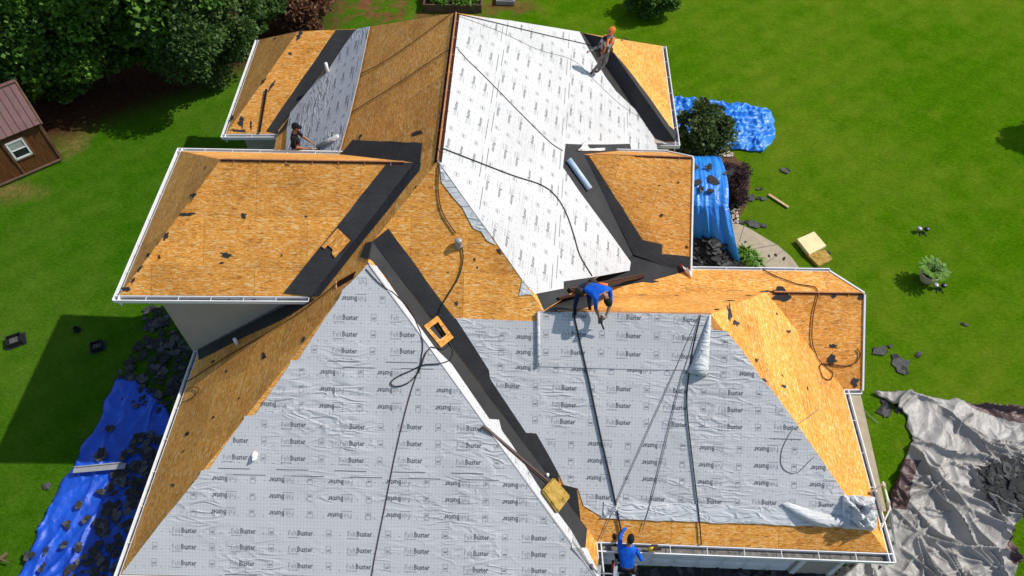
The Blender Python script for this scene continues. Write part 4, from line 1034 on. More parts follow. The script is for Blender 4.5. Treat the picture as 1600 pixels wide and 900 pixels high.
for i, (u, v) in enumerate([(1165, 378), (1172, 395), (1184, 398), (1188, 412), (1202, 400), (1212, 398), (1225, 404), (1158, 388), (1196, 420)]):
    mb = MB(); r = random.Random(260+i); scrapmesh(mb, G(u, v, .06), r.uniform(.04, .09), r, .01, .1)
    tag(mb.build('shingle_scrap', [M['shingle']]), ['crumb of shingle high on the curved path','crumb of shingle left of the path joint','crumb of shingle just right of the strappy plants','lowest crumb of shingle left on the path','crumb of shingle in the middle of the path','crumb of shingle right of the path centre','outermost crumb of shingle near the lawn edge','crumb of shingle by the strappy plants','lowest crumb of shingle right on the path'][i], 'shingle', 'shingle crumbs on the path')
# pale flashing strip on the left tarp
mb = MB(); a, b = G(115, 735, .3), G(196, 728, .3); mb.bar(a, b, .16, .02); mb.bar(a+Vector((0, .08, .03)), b+Vector((-.1, .08, .03)), .03, .05)
tag(mb.build('metal_flashing', M['silverpl']), 'long pale flashing strip across the left blue tarp', 'flashing')
# silver tarp
SF = mkfolds(46, (11.3, 8.6), (2.4, 2.6), -.75, 1.2, 4.2, .04, .10, .12, .34, 3)+mkfolds(24, (11.4, 8.4), (2.8, 3.0), -.5, .5, 1.6, .025, .06, .06, .16, 14)+mkfolds(26, (11.3, 7.6), (2.4, 2.6), .25, 1.0, 3.0, .04, .09, .10, .26, 4)
def hs(p): return .18*max(0, noise.noise(Vector((p.x*.35, p.y*.35, 5))))+foldh(p, SF)
tarp('tarp', [g(1310, 905), g(1400, 930), g(1560, 920), g(1590, 880)], [g(1362, 612), g(1420, 614), g(1520, 632), g(1640, 640)], [g(1310, 905), g(1380, 840), g(1400, 740), g(1425, 690), g(1415, 650), g(1362, 612)], [g(1590, 880), g(1572, 850), g(1600, 780), g(1650, 760), g(1640, 640)], 210, 190, .12, .75, 3.4, .42, [M['silver'], M['maroon']],
     'large crumpled silver tarp spread on the lawn right of the garage', 31, hfun=hs, second=lambda u, v: (v > .90 and u > .62+.1*math.sin(v*30)) or (u < .10 and .38 < v < .62) or (u > .93 and v < .2))
pile('shingle_heap', [(1530, 740), (1570, 725), (1640, 720), (1640, 800), (1590, 800), (1555, 802), (1535, 775)], 200, .10, .26, .12, 'mound of black shingles on the silver tarp at the right edge', 9, zfun=lambda x, y: .25)
# foam blocks and plank on lawn
padbox('foam_cushion', [(1243, 378), (1270, 366), (1289, 388), (1262, 402)], .03, .16, M['foamtop'], 'pale yellow foam block on the lawn beside the path', 'foam cushion', .012)
padbox('foam_cushion', [(1258, 400), (1288, 393), (1300, 408), (1277, 419)], .01, .12, M['foam'], 'tan speckled foam block touching the pale one on the lawn', 'foam cushion', .018)
mb = MB(); mb.bar(G(1201, 304, .05), G(1232, 324, .05), .09, .05); tag(mb.build('plank', M['pine']), 'short pale plank on the grass by the purple shrub', 'plank')
# square roof vents thrown on the left lawn
def roofvent(u, v, ang, s_, lab):
    c = G(u, v, 0); t = empty('roof_vent', c, lab, 'roof vent'); X = Vector((math.cos(ang), math.sin(ang), 0)); Y = Vector((-math.sin(ang), math.cos(ang), 0)); Z = Vector((0, 0, 1))
    mb = MB(); mb.box(c+Z*.015, s_*1.25, s_, .012, (X, Y, Z)); mb.build('flange', M['blackpl'], t)
    mb = MB()
    for a, b, hx, hy in ((0, .72, .85, .05), (0, -.72, .85, .05), (.85, 0, .05, .75), (-.85, 0, .05, .75)):
        mb.box(c+X*(a*s_)+Y*(b*s_)+Z*.1, hx*s_, hy*s_, .08, (X, Y, Z))
    mb.build('collar', M['blackpl'], t); mb = MB(); mb.box(c+Z*.05, s_*.7, s_*.6, .02, (X, Y, Z)); mb.build('screen', M['shinglel'], t)
roofvent(25, 534, .5, .24, 'black square roof vent upside down on the sunny left lawn')
roofvent(153, 543, .4, .19, 'smaller black roof vent lying in the house shadow')
roofvent(122, 517, .1, .08, 'tiny dark vent piece near the top edge of the house shadow')
# solar spot lights
for u, v, lab in ((1440, 362, 'pair of black and silver garden spotlights standing on the lawn'), (1466, 450, 'knocked-over black garden spotlight below the potted plant')):
    c = G(u, v, 0); t = empty('garden_light', c, lab, 'garden light')
    for k, dx in enumerate((-.14, .12)):
        mb = MB(); mb.lathe(c+Vector((dx, 0, .06)), [(.02, 0), (.07, .03), (.09, .12), (.07, .14)], 14); mb.build('lamp_head', M['blackpl'] if k else M['silverpl'], t, True)
        mb = MB(); mb.tube([c+Vector((dx, 0, .0)), c+Vector((dx*.5, -.1, .02)), c+Vector((dx*.9, -.22, .01))], .018, 6); mb.build('spike', M['blackpl'], t, True)
    mb = MB(); mb.tube([c+Vector((-.1, .02, .12)), c+Vector((.1, .02, .15))], .022, 6); mb.build('bracket', M['blackpl'], t)
# wheel-like wooden thing at the bottom left corner
c = G(2, 880, .1); mb = MB(); mb.bar(c+Vector((-.3, -.3, .1)), c+Vector((.08, .25, .05)), .09, .05); mb.bar(c+Vector((-.1, -.2, .2)), c+Vector((-.1, .2, .1)), .05, .05); mb.bar(c+Vector((-.1, .1, .1)), c+Vector((.22, .02, .05)), .03, .03)
tag(mb.build('wooden_chair', M['bedwood']), 'edge of a weathered wooden chair at the lower left corner', 'chair')

# leaves ------------------------------------------------------------
def leafcloud(mb, centres, n, size, r, up=.6, aspect=2.2):
    for _ in range(n):
        c, rad, sq = centres[r.randrange(len(centres))]
        d = Vector((r.gauss(0, 1), r.gauss(0, 1), r.gauss(0, 1))).normalized(); rr = rad*(r.random()**.45)
        p = Vector(c)+Vector((d.x*rr, d.y*rr, d.z*rr*sq))
        ax = (d+Vector((r.uniform(-1, 1), r.uniform(-1, 1), r.uniform(-.6, .6)))).normalized()
        nn = (d*.6+Vector((r.uniform(-.7, .7), r.uniform(-.7, .7), up))).normalized()
        sd = ax.cross(nn)
        if sd.length < .1: continue
        sd.normalize(); L = size*r.uniform(.6, 1.3); w_ = L/aspect
        mb.face([p, p+ax*L*.5+sd*w_, p+ax*L, p+ax*L*.5-sd*w_])
def tree(name, base, top, crown, n, size, leafm, label, cat, seed, trunk_r=.16, lob=26, sq=.8, group=None, lobr=.36):
    """crown: (centre, rx, ry, rz)"""
    r = random.Random(seed); t = empty(name, base, label, cat, group); base = Vector(base); cc, rx, ry, rz = crown; cc = Vector(cc)
    mb = MB(); mid = base.lerp(cc, .5)+Vector((r.uniform(-.2, .2), r.uniform(-.2, .2), 0))
    mb.tube([base-Vector((0, 0, .1)), mid, cc], [trunk_r, trunk_r*.75, trunk_r*.35], 8)
    cents = []
    for i in range(lob):
        d = Vector((r.gauss(0, 1), r.gauss(0, 1), r.gauss(0, .9))).normalized(); k = r.uniform(.45, .95)
        c = cc+Vector((d.x*rx*k, d.y*ry*k, d.z*rz*k)); c.z = max(c.z, .25)
        cents.append((c, min(rx, ry)*r.uniform(.55, 1.25)*lobr, sq))
        if i % 2 == 0:
            s0 = mid.lerp(cc, r.uniform(.1, .9)); mb.tube([s0, s0.lerp(c, .5)+Vector((0, 0, .15)), c], [trunk_r*.4, trunk_r*.22, trunk_r*.08], 5)
    mb.build('trunk', M['bark'], t, True)
    lm = MB(); leafcloud(lm, cents, n, size, r); lm.build('crown', leafm, t); return t
def at(u, v, h): return G(u, v, h)
def TREE(name, u, v, hc, rx, rz, n, size, m, label, seed, cat='tree', **k):
    c = at(u, v, hc); tree(name, (c.x, c.y, 0), None, (c, rx, rx, rz), n, size, M[m], label, cat, seed, **k)
gw = 'trees at the wood edge'
TREE('broadleaf_tree', 10, 55, 2.9, 2.5, 2.3, 34000, .17, 'leafd', 'big dense dark tree overhanging the shed', 1, trunk_r=.22, group=gw, lob=40)
TREE('broadleaf_tree', 120, 25, 3.1, 2.4, 2.4, 30000, .17, 'leafy', 'bright green broadleaf crown in the middle of the wood edge', 2, trunk_r=.2, group=gw, lob=38)
TREE('broadleaf_tree', 88, 118, 1.3, 1.1, 1.1, 9000, .14, 'leafd', 'low leafy branches just behind the shed roof', 3, trunk_r=.08, group=gw)
TREE('broadleaf_tree', 205, 20, 2.8, 1.8, 2.0, 20000, .16, 'leafd', 'dark tree between the bright crown and the airy small-leaved one', 4, group=gw, lob=32)
TREE('broadleaf_tree', -70, -60, 5.0, 3.6, 3.0, 14000, .24, 'leafd', 'tree filling the far top left corner', 5, trunk_r=.3, group=gw)
TREE('broadleaf_tree', 60, -75, 5.0, 3.6, 3.0, 14000, .24, 'leafd', 'tall tree behind the wood edge left of centre', 6, trunk_r=.3, group=gw)
TREE('broadleaf_tree', 230, -70, 5.0, 3.4, 3.0, 14000, .22, 'leafd', 'tall tree behind the wood edge by the airy crown', 61, trunk_r=.3, group=gw)
TREE('drooping_tree', 318, 52, 2.5, 1.75, 2.0, 26000, .12, 'leafm', 'airy small-leaved tree nearest the rear left gutter', 7, trunk_r=.10, sq=1.2, lob=40)
TREE('drooping_tree', 385, 5, 2.0, 1.3, 1.4, 9000, .13, 'leafm', 'small leafy tree beyond the rear left roof corner', 8, trunk_r=.08, lob=18)
TREE('russet_bush', 465, 14, .9, 1.5, .9, 9000, .15, 'leafr', 'reddish brown bush behind the rear left wing', 9, 'bush', trunk_r=.06)
q = G(1632, 214)+Vector((.926, .309, 0))*4.2; q.z = 4.2
tree('lawn_tree', (q.x, q.y, 0), None, (q, 1.1, 1.1, 1.1), 5000, .2, M['leafd'], 'tree just outside the right edge whose shadow falls on the lawn', 'tree', 10, .1)
# shrubs
TREE('shrub', 1100, 207, 1.0, 1.05, 1.15, 11000, .12, 'leafg', 'rounded green shrub between the rear gutter and the blue tarp', 12, 'bush', trunk_r=.05, lob=30, sq=1.0)
TREE('hedge_shrub', 1022, -2, .75, 1.15, .85, 12000, .10, 'leafd', 'clipped dark shrub at the top edge behind the house', 13, 'bush', trunk_r=.05, lob=40, lobr=.3)
c = at(1145, 287, .55); tree('purple_shrub', (c.x, c.y, 0), None, (c, .62, .95, .6), 16000, .055, M['leafp'], 'round clipped burgundy shrub beside the draped blue tarp', 'bush', 14, .04, 46, 1.0, None, .42)
# pale rock edging by the shrub
mb = MB(); r = random.Random(5)
for _ in range(60):
    u, v = r.choice([(1130+r.uniform(-8, 14), 240+r.uniform(-5, 4)), (1148+r.uniform(-4, 4), 330+r.uniform(-14, 20))])
    mb.box(G(u, v, .05), r.uniform(.03, .09), r.uniform(.03, .07), .03)
ro = mb.build('gravel', M['terra']); ro['kind'] = 'stuff'; ro['label'] = 'pale stones edging the planting bed'; ro['category'] = 'stones'
def blades(name, c, n, L, spread, mat, parent, seed, w_=.03, up=.6):
    r = random.Random(seed); mb = MB(); c = Vector(c)
    for _ in range(n):
        a = r.uniform(0, 6.28); d = Vector((math.cos(a), math.sin(a), 0)); l = L*r.uniform(.6, 1.1); lean = r.uniform(.2, spread); sd = Vector((-d.y, d.x, 0))*w_
        p0 = c+d*r.uniform(0, .06); p1 = p0+d*(l*.4*lean)+Vector((0, 0, l*up)); p2 = p0+d*(l*lean)+Vector((0, 0, l*up*(1-.5*lean)))
        mb.raw([p0-sd*.5, p0+sd*.5, p1-sd, p1+sd, p2], [(0, 1, 3, 2), (2, 3, 4)])
    return mb.build(name, mat, parent)
for i, (u, v) in enumerate(((1160, 402), (1170, 408), (1176, 416))):
    c = G(u, v, 0); t = empty('grass_plant', c, ['leftmost strappy green plant by the end of the draped tarp', 'middle strappy green plant between tarp and path', 'rightmost strappy green plant reaching over the path edge'][i], 'plant'); blades('leaves', c, 130, .55, 1.0, M['leafy'], t, 20+i)
# potted plant
c = G(1447, 437, 0); t = empty('potted_plant', c, 'green leafy plant in a ribbed cream pot on the lawn', 'potted plant')
mb = MB(); mb.lathe(c, [(.20, 0), (.24, .08), (.27, .20), (.29, .32), (.33, .33), (.33, .38), (.28, .385), (.27, .33)], 28); mb.build('pot', M['terra'], t, True)
mb = MB(); mb.lathe(c+Vector((0, 0, .33)), [(.27, 0), (.25, .02)], 20); mb.build('soil', M['soil'], t)
lm = MB(); r = random.Random(77)
for k in range(16):
    a = 2*math.pi*k/16+r.uniform(-.2, .2); l = r.uniform(.3, .5); d = Vector((math.cos(a), math.sin(a), 0)); base = c+Vector((0, 0, .35))
    for q in range(9):
        tt = q/8; p = base+d*(l*tt)+Vector((0, 0, .55*tt-.28*tt*tt+r.uniform(0, .03)))
        for s_ in (-1, 1):
            sd = Vector((-d.y, d.x, .15))*s_; lm.face([p-d*.02, p+sd*.09+d*.06, p+sd*.17+d*.07, p+sd*.09-d*.01])
lm.build('leaves', M['leafy'], t)

# raised bed and condenser behind the house
t = empty('raised_bed', G(705, 18, 0), 'long wooden raised vegetable bed behind the house', 'raised bed')
a, b = G(663, 19, 0), G(752, 20, 0); w_ = 1.2; mb = MB()
for p, q in ((a, b), (a+Y_*w_, b+Y_*w_), (a, a+Y_*w_), (b, b+Y_*w_)): mb.bar(p+Vector((0, 0, .2)), q+Vector((0, 0, .2)), .05, .40)
mb.build('frame', M['bedwood'], t); mb = MB(); mb.box((a+b)/2+Vector((0, w_/2, .3)), (b-a).length/2-.03, w_/2-.03, .02); mb.build('soil', M['soil'], t)
mb = MB(); r = random.Random(3); cs = [(Vector((r.uniform(a.x+.2, b.x-.2), a.y+r.uniform(.2, 1.1), .42)), .26, .6) for _ in range(20)]; leafcloud(mb, cs, 2600, .12, r); mb.build('vegetables', M['leafy'], t)
t = empty('window_well', G(790, 5, 0), 'grey framed dark hatch on the ground behind the house', 'hatch')
mb = MB(); c = G(790, -2, .12); mb.box(c, .42, .35, .10); mb.build('frame', M['silverpl'], t); mb = MB(); mb.box(c+Vector((0, -.02, .11)), .36, .27, .01); mb.build('lid', M['glass'], t)

# ------------------------------------------------------------------ shed
SA = Vector((-17.77, 20.15, 0)); SD = Vector((-.77, -.64, 0)).normalized(); SN = Vector((.64, -.77, 0)).normalized(); SBk = -SN
shed = empty('garden_shed', SA, 'brown wooden shed with a ribbed metal roof beside the trees', 'shed')
LEN, DEP, HW, HR = 4.5, 2.2, 2.0, 2.95
def wallq(name, a, b, h0, h1, mat, mid=None):
    mb = MB(); L = (b-a).length
    pts = [a+Vector((0, 0, h0)), b+Vector((0, 0, h0)), b+Vector((0, 0, h1))]; uvs = [(0, h0), (L, h0), (L, h1)]
    if mid: pts.append((a+b)/2+Vector((0, 0, mid))); uvs.append((L/2, mid))
    pts.append(a+Vector((0, 0, h1))); uvs.append((0, h1)); mb.face(pts, 0, uvs); return mb.build(name, mat, shed)
p0, p1 = SA, SA+SD*LEN; p2, p3 = p1+SBk*DEP, p0+SBk*DEP
wallq('wall', p1, p0, .12, HW, M['shedwood']); wallq('wall', p0, p3, .12, HW, M['shedwood'], HR-.03); wallq('wall', p3, p2, .12, HW, M['shedwood']); wallq('wall', p2, p1, .12, HW, M['shedwood'], HR-.03)
up = Vector((0, 0, 1)); ra, rb = SA+SBk*DEP/2+up*HR-SD*.1, SA+SD*(LEN+.1)+SBk*DEP/2+up*HR
for s_ in (1, -1):
    e0 = (SA if s_ == 1 else SA+SBk*DEP)+SN*(.15*s_)+up*(HW-.12)-SD*.1; e1 = e0+SD*(LEN+.2)
    mb = MB(); mb.face([ra, e0, e1, rb]); nn = (e0-ra).cross(rb-ra).normalized(); nn = nn if nn.z > 0 else -nn
    for p, q in ((ra, e0),): mb.face([x-nn*.03 for x in (ra, rb, e1, e0)])
    k = 20
    for i in range(k+1):
        q0, q1 = ra.lerp(rb, i/k)+nn*.012, e0.lerp(e1, i/k)+nn*.012; mb.bar(q0, q1, .025, .03, nn)
    mb.build('roof_panel', M['shedroof'], shed)
mb = MB(); mb.bar(ra+up*.02, rb+up*.02, .16, .03); mb.build('ridge_cap', M['shedroof'], shed)
mb = MB()
for a, b in ((p0+up*.1, p0+up*HW), (p1+up*.1, p1+up*HW)): mb.bar(a+SN*.02, b+SN*.02, .10, .03, SN)
mb.bar(p0+up*(HW-.16)+SN*.02, p1+up*(HW-.16)+SN*.02, .03, .10, SN)
mb.bar(ra-up*.03, SA-SD*.1+SN*.15+up*(HW-.16), .05, .12); mb.bar(ra-up*.03, SA-SD*.1+SBk*(DEP+.15)+up*(HW-.16), .05, .12)
for k_ in (1.35,): mb.bar(SA+SD*k_+up*.1+SN*.02, SA+SD*k_+up*1.85+SN*.02, .05, .03, SN)
mb.build('trim', M['shedtrim'], shed)
mb = MB(); mb.box(SA+SD*LEN/2+SBk*DEP/2+up*.07, LEN/2, DEP/2, .05, (SD, SBk, up)); mb.bar(p0+up*.10+SN*.05, p1+up*.10+SN*.05, .08, .05); mb.build('floor_frame', M['bedwood'], shed)
wc = SA+SD*1.02+up*1.18+SN*.02
win = MB()
for a, b, w1, h1 in ((0, .36, .29, .035), (0, -.36, .29, .035), (0, 0, .27, .02)): win.box(wc+up*a+up*b, w1, .03, h1, (SD, SN, up))
for k in (-1, 1): win.box(wc+SD*(k*.27), .03, .03, .38, (SD, SN, up))
wf = win.build('window', M['white'], shed)
def sub(mb, name, mat, par): 
    me = mb.build(name, mat); me.parent = par; return me
mb = MB(); mb.box(wc+up*.18, .245, .012, .17, (SD, SN, up)); sub(mb, 'blind', M['blind'], wf)
mb = MB(); mb.box(wc-up*.18, .245, .010, .17, (SD, SN, up)); sub(mb, 'pane', M['glass'], wf)
mb = MB()
for k in (-1, 1): mb.box(wc+SD*(k*.34), .035, .02, .46, (SD, SN, up)); mb.box(wc+up*(k*.43), .30, .02, .035, (SD, SN, up))
mb.build('window_trim', M['shedtrim'], shed)

# ------------------------------------------------------------------ people
def skinmesh(verts, edges, radii, root, sub_=1):
    me = bpy.data.meshes.new('b'); me.from_pydata([tuple(v) for v in verts], edges, []); o = bpy.data.objects.new('b', me); COL.objects.link(o)
    md = o.modifiers.new('k', 'SKIN'); md.use_smooth_shade = True
    for i, r in enumerate(radii):
        sv_ = me.skin_vertices[0].data[i]; sv_.radius = r if isinstance(r, tuple) else (r, r); sv_.use_root = (i == root)
    ss = o.modifiers.new('s', 'SUBSURF'); ss.levels = sub_; ss.render_levels = sub_
    dg = bpy.context.evaluated_depsgraph_get(); m2 = bpy.data.meshes.new_from_object(o.evaluated_get(dg))
    V_ = [v.co.copy() for v in m2.vertices]; F_ = [tuple(p.vertices) for p in m2.polygons]
    COL.objects.unlink(o); bpy.data.objects.remove(o); bpy.data.meshes.remove(me); bpy.data.meshes.remove(m2); return V_, F_
def person(origin, J, mats, look, label, hood=False, cap=False, extra=None, bulk=1.15):
    """J: joint name -> local metres; mats: dict region -> material; look: head facing vector"""
    O = Vector(origin); t = empty('person', O, label, 'person')
    P = {k: O+Vector(v) for k, v in J.items()}
    up = (P['neck']-P['hip']).normalized(); side = (P['shR']-P['shL']).normalized()
    names = ['hip', 'waist', 'chest', 'neck', 'headb']; V0 = [P['hip'], P['hip'].lerp(P['neck'], .35), P['hip'].lerp(P['neck'], .75), P['neck'], P['neck'].lerp(P['head'], .6)]
    rad = [(.15, .11), (.135, .10), (.165, .115), .055, .055]; E_ = [(0, 1), (1, 2), (2, 3), (3, 4)]; reg = ['legs', 'top', 'top', 'top', 'skin']
    def add(p, r, par, rg): V0.append(p); rad.append(r); E_.append((par, len(V0)-1)); reg.append(rg); return len(V0)-1
    rad = [((q[0]*bulk, q[1]*bulk) if isinstance(q, tuple) else q*1.05) for q in rad]; hands = []
    for s_ in 'LR':
        k = add(P['sh'+s_], .068, 2, 'top'); k = add(P['sh'+s_].lerp(P['el'+s_], .5), .054, k, 'top'); k = add(P['el'+s_], .045, k, 'sleeve'); k = add(P['el'+s_].lerp(P['wr'+s_], .4), .043, k, 'arm'); k = add(P['wr'+s_], .03, k, 'arm')
        hd = (P['wr'+s_]-P['el'+s_]).normalized(); k = add(P['wr'+s_]+hd*.06, (.042, .022), k, 'skin'); hands.append((P['wr'+s_]+hd*.07, hd))
    for s_ in 'LR':
        hj = P['hip']+side*(.09 if s_ == 'R' else -.09)-up*.04
        k = add(hj, .095, 0, 'legs'); k = add(hj.lerp(P['kn'+s_], .5), .083, k, 'legs'); k = add(P['kn'+s_], .06, k, 'legs'); k = add(P['kn'+s_].lerp(P['an'+s_], .4), .058, k, 'legs'); k = add(P['an'+s_], .042, k, 'legs')
        ft = Vector(J.get('toe'+s_, (0, 0, 0))); tp = O+ft if ('toe'+s_) in J else P['an'+s_]+Vector((0, -.16, -.06))
        k = add(P['an'+s_].lerp(tp, .35)-Vector((0, 0, .035)), .042, k, 'shoe'); k = add(tp, .032, k, 'shoe')
    V_, F_ = skinmesh(V0, E_, rad, 0, 2)
    ms = ['top', 'sleeve', 'arm', 'legs', 'shoe', 'skin']; mb = MB()
    segs = [(V0[a], V0[b], reg[b]) for a, b in E_]
    def near(p):
        best = 1e9; rg = 'top'
        for a, b, r_ in segs:
            d = b-a; tt = max(0, min(1, (p-a).dot(d)/max(1e-9, d.length_squared))); q = (p-(a+d*tt)).length
            if q < best: best = q; rg = r_
        return rg
    base = len(mb.v); mb.v += [tuple(v) for v in V_]
    for f in F_:
        c = sum((V_[i] for i in f), Vector())/len(f); mb.f.append(f); mb.m.append(ms.index(near(c)))
    # fingers
    for (hp, hd) in hands:
        sd = hd.cross(up)
        if sd.length < .1: sd = hd.cross(Vector((1, 0, 0)))
        sd.normalize(); cn = hd.cross(sd)
        for q, (o_, l) in enumerate(((-.03, .062), (-.01, .075), (.01, .072), (.03, .055))):
            a = hp+sd*o_+hd*.015; b = a+hd*l*.55+cn*.008; c = b+hd*l*.35+cn*.03; mb.tube([a, b, c], [.010, .009, .007], 6, 5)
        a = hp-sd*.035-hd*.02; mb.tube([a, a-sd*.025+hd*.025, a-sd*.03+hd*.055], [.011, .010, .008], 6, 5)
    # head with face
    look = Vector(look).normalized(); hu = (P['head']-P['neck']).normalized(); rt = look.cross(hu).normalized(); look = hu.cross(rt).normalized(); hc = P['head']
    bm = bmesh.new(); bmesh.ops.create_uvsphere(bm, u_segments=24, v_segments=18, radius=1)
    vs_ = []
    for v in bm.verts:
        x, y, z = v.co
        jw = 1-.28*max(0, -z)*(1 if y > 0 else .5)
        px_, py_, pz_ = x*.074*jw, y*.095*(1-.12*max(0, -z)), z*.118
        if y > .2 and abs(z+.02) < .22 and abs(x) < .28: py_ += .020*(1-abs(x)/.28)*(1-abs(z+.02)/.22)
        if y > .4 and abs(z-.12) < .14 and .18 < abs(x) < .6: py_ -= .008
        vs_.append(hc+rt*px_+look*py_+hu*pz_)
    mb.raw(vs_, [tuple(v.index for v in f.verts) for f in bm.faces], 5); bm.free()
    for s_ in (-1, 1): mb.lathe(hc+rt*(s_*.073)-look*.005, [(.008, -.03), (.016, -.01), (.018, .015), (.008, .03)], 8, 5, (look, rt*s_*.6, hu))
    bo = mb.build('body', [M[mats[k]] for k in ms], t, True)
    def part(mb_, nm, mt): return mb_.build(nm, M[mt], t, True)
    mbf = MB()
    for s_ in (-1, 1): mbf.lathe(hc+rt*(s_*.03)+look*.086+hu*.012, [(.004, -.008), (.010, 0), (.004, .008)], 8, 0, (rt, look*.4, hu))
    mbf.lathe(hc+look*.085-hu*.05, [(.004, -.004), (.022, 0), (.004, .004)], 8, 0, (rt, look*.3, hu)); part(mbf, 'eyes_and_mouth', 'hair')
    # hair / headgear shell
    def shell(k, mt, nm, zmin, front):
        b2 = bmesh.new(); bmesh.ops.create_uvsphere(b2, u_segments=20, v_segments=14, radius=1); m3 = MB(); vv = []
        for v in b2.verts:
            x, y, z = v.co; vv.append((hc+rt*(x*.078*k)+look*(y*.100*k-.004)+hu*(z*.122*k+.006), v.co.copy()))
        for f in b2.faces:
            c = sum((vv[v.index][1] for v in f.verts), Vector())/len(f.verts)
            if c.z > zmin and not (c.y > front and c.z < .45): m3.face([vv[v.index][0] for v in f.verts])
        b2.free(); o = m3.build(nm, M[mt], t, True); md = o.modifiers.new('s', 'SOLIDIFY'); md.thickness = .012; return o
    if hood:
        shell(1.16, 'orange', 'hood', -.9, .55)
    else: shell(1.07, 'hair', 'hair', -.35, .35)
    if cap:
        shell(1.14, 'blackcl', 'cap', .15, 2); m4 = MB()
        m4.face([hc+hu*.05+look*.08+rt*.07, hc+hu*.04+look*.17+rt*.05, hc+hu*.04+look*.17-rt*.05, hc+hu*.05+look*.08-rt*.07]); o = part(m4, 'cap_brim', 'blackcl'); o.modifiers.new('s', 'SOLIDIFY').thickness = .012
    # tool belt and harness straps
    fwd = side.cross(up).normalized(); m5 = MB(); hp = P['hip']+up*.07
    m5.lathe(hp, [(.165, -.025), (.170, 0), (.165, .025)], 20, 0, (side, fwd*.74, up)); part(m5, 'tool_belt', 'leather')
    for s_ in (-1, 1):
        m6 = MB(); m6.box(hp+side*(s_*.19)-up*.06, .05, .075, .085, (side, fwd, up)); part(m6, 'tool_pouch', 'leather')
    if extra: extra(t, P, up, side, fwd, part)
    return t
PE = None
p1, _ = surf(925, 116)
def vest(t, P, up, side, fwd, part):
    m = MB(); c = P['hip'].lerp(P['neck'], .62)
    for s_ in (-1, 1): m.bar(P['neck']+side*(s_*.08)-fwd*.0-up*.02+fwd*.10, P['hip']+side*(s_*.07)+up*.12+fwd*.10, .07, .03, fwd); m.bar(P['neck']+side*(s_*.08)-up*.02-fwd*.12, P['hip']+side*(s_*.07)+up*.12-fwd*.11, .07, .03, fwd)
    part(m, 'harness', 'orange')
person(p1, dict(hip=(.30, .02, .80), neck=(.40, .06, 1.33), head=(.44, .04, 1.52), shL=(.24, -.02, 1.29), shR=(.54, .12, 1.28), elL=(.08, -.12, 1.07), elR=(.50, .02, 1.02), wrL=(-.12, -.12, .96), wrR=(.28, -.08, .94),
       knL=(.18, -.06, .42), knR=(.36, -.02, .46), anL=(.0, -.02, .09), anR=(.16, .10, .02), toeL=(-.16, -.05, .04), toeR=(.0, .1, .10)),
       dict(top='camo', sleeve='camo', arm='camo', legs='greycl', shoe='redshoe', skin='skin'), (-1, -.35, -.35), 'roofer in orange hood and patterned shirt leaning on a rope, far right valley', hood=True, extra=vest)
p2, _ = surf(899, 487)
def orangest(t, P, up, side, fwd, part):
    m = MB(); m.bar(P['shL']-up*.05+fwd*.09, P['hip'].lerp(P['neck'], .4)-side*.15+fwd*.06, .06, .05, fwd); m.bar(P['hip']+side*.02+up*.05-fwd*.12, P['hip']+side*.16+up*.05-fwd*.08, .05, .05, fwd); part(m, 'harness', 'orange')
person(p2, dict(hip=(.20, .30, .55), neck=(.56, .04, .72), head=(.66, -.12, .62), shL=(.72, .18, .66), shR=(.40, -.08, .66), elL=(.76, -.02, .42), elR=(.42, -.18, .40), wrL=(.68, -.20, .24), wrR=(.52, -.26, .18),
       knL=(.30, .16, .30), knR=(.02, .20, .34), anL=(.34, .24, -.12), anR=(-.02, .04, .10), toeL=(.36, .08, -.12), toeR=(-.0, -.12, .03)),
       dict(top='blueshirt', sleeve='blueshirt', arm='skin', legs='navy', shoe='blackcl', skin='skin'), (.1, -.5, -.9), 'roofer in a blue shirt bent over the front ridge with both hands down', extra=orangest)
m = MB(); q = p2+Vector((.54, -.30, .13)); m.bar(q, q+Vector((.10, -.10, -.22)), .03, .03); m.box(q+Vector((0, 0, .03)), .05, .09, .04); tag(m.build('nail_gun', M['blackpl']), 'black nailing tool in the hands of the bent-over roofer', 'tool')
# climber at the garage gutter
p3 = Vector((2.40, 5.12, 1.80))
def redp(t, P, up, side, fwd, part):
    m = MB(); m.box(P['hip']-side*.24-up*.0-fwd*.02, .08, .09, .08, (side, fwd, up)); part(m, 'red_pouch', 'redpl')
person(p3, dict(hip=(0, .0, .72), neck=(.02, .36, 1.24), head=(.05, .44, 1.43), shL=(-.17, .34, 1.17), shR=(.20, .30, 1.15), elL=(-.14, .62, 1.20), elR=(.34, .12, .96), wrL=(.06, .86, 1.24), wrR=(.32, .32, .80),
       knL=(-.24, .46, .86), knR=(.12, .18, .32), anL=(-.28, .62, 1.16), anR=(.14, .05, -.10), toeL=(-.30, .80, 1.12), toeR=(.14, .2, -.16)),
       dict(top='blueshirt', sleeve='blueshirt', arm='blueshirt', legs='blackcl', shoe='boot', skin='skin'), (.1, .9, -.2), 'roofer in a blue shirt seen from behind climbing over the garage gutter', extra=redp)
ladder((2.42, 3.9, .05), (2.42, 5.22, 2.62), .38, X_, 'ladder under the blue-shirted climber in front of the garage door')
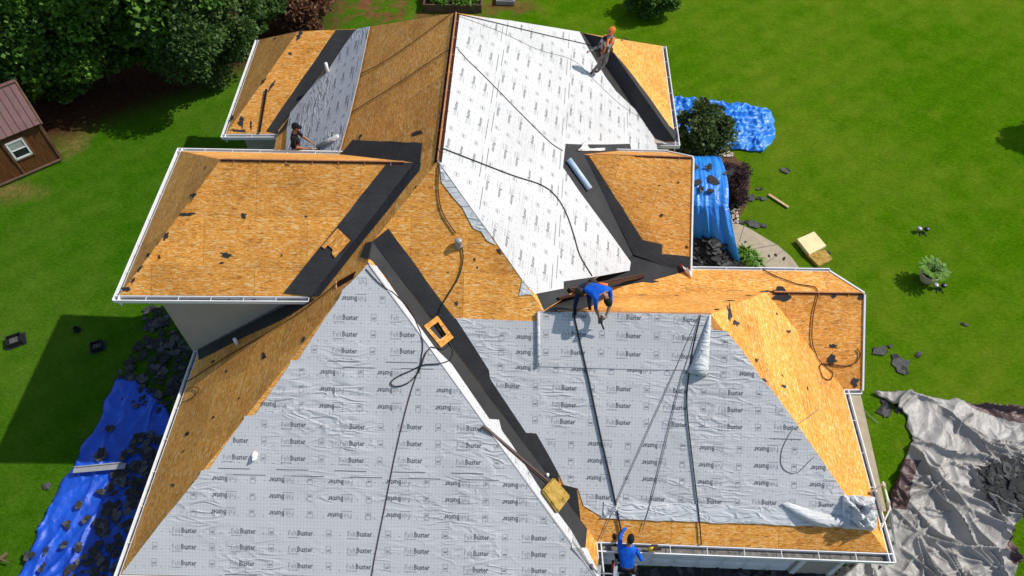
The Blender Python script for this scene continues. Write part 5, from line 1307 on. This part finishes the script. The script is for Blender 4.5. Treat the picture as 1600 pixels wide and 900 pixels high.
# yellow tool beside him
tp, _ = surf(1027, 857, .05); tp = Vector((K['SB'].x+1.24, 5.44, 2.92)); t = empty('circular_saw', tp, 'yellow and black power tool resting in the garage gutter', 'power tool')
m = MB(); m.lathe(tp, [(.02, -.03), (.09, -.02), (.10, .03), (.04, .05)], 16, 0, (X_, Vector((0, 0, 1)), Y_)); m.build('guard', M['yellow'], t, True); m = MB(); m.bar(tp+Vector((0, 0, .06)), tp+Vector((.2, 0, .09)), .06, .06); m.box(tp+Vector((.06, .05, .02)), .07, .05, .05); m.build('motor', M['leather'], t)
# man in black behind the left wing
p4, _ = surf(452, 236); p4 = Vector((-6.53, 15.08, 4.86))
person(p4, dict(hip=(.0, .1, .86), neck=(.10, .12, 1.38), head=(.16, .12, 1.57), shL=(.06, .28, 1.33), shR=(.06, -.05, 1.33), elL=(.20, .3, 1.08), elR=(.10, -.12, 1.06), wrL=(.40, .2, 1.0), wrR=(.36, -.08, .98),
       knL=(.12, .2, .45), knR=(.14, .0, .45), anL=(.0, .22, .06), anR=(.02, .0, .06), toeL=(.2, .22, .02), toeR=(.2, 0, .02)),
       dict(top='blackcl', sleeve='blackcl', arm='skin', legs='blackcl', shoe='boot', skin='skin'), (1, -.1, -.12), 'roofer in a black shirt and cap standing behind the left wing', cap=True)
t = empty('hammer', p4+Vector((.46, -.06, .97)), 'hammer in the hand of the black-shirted roofer', 'hammer'); q = p4+Vector((.46, -.06, .97))
m = MB(); m.tube([q+Vector((-.06, 0, 0)), q+Vector((.24, 0, .0))], .014, 8); m.build('handle', M['pine'], t, True); m = MB(); m.bar(q+Vector((.24, 0, -.07)), q+Vector((.24, 0, .07)), .035, .035, Y_); m.build('head', M['blackpl'], t)
# stray rag on the low west gutter and on the front felt
for (u, v, s_, lab) in ((267, 662, .16, 'torn pale rag hanging on the low west gutter'), (399, 711, .10, 'small crumpled white paper on the front underlayment')):
    p, n = surf(u, v, .06); bm = bmesh.new(); bmesh.ops.create_icosphere(bm, subdivisions=3, radius=1)
    for v_ in bm.verts:
        k = 1+.6*noise.noise(v_.co*2.1+Vector((u, 0, 0))); v_.co = p+Vector((v_.co.x*s_*k*.6, v_.co.y*s_*k, v_.co.z*s_*.4*k))
    me = bpy.data.meshes.new('rag'); bm.to_mesh(me); bm.free(); tag(link('rag', me, M['pipe']), lab, 'rag')
print('objects', len(bpy.data.objects), 'top', len([o for o in COL.objects if not o.parent]))
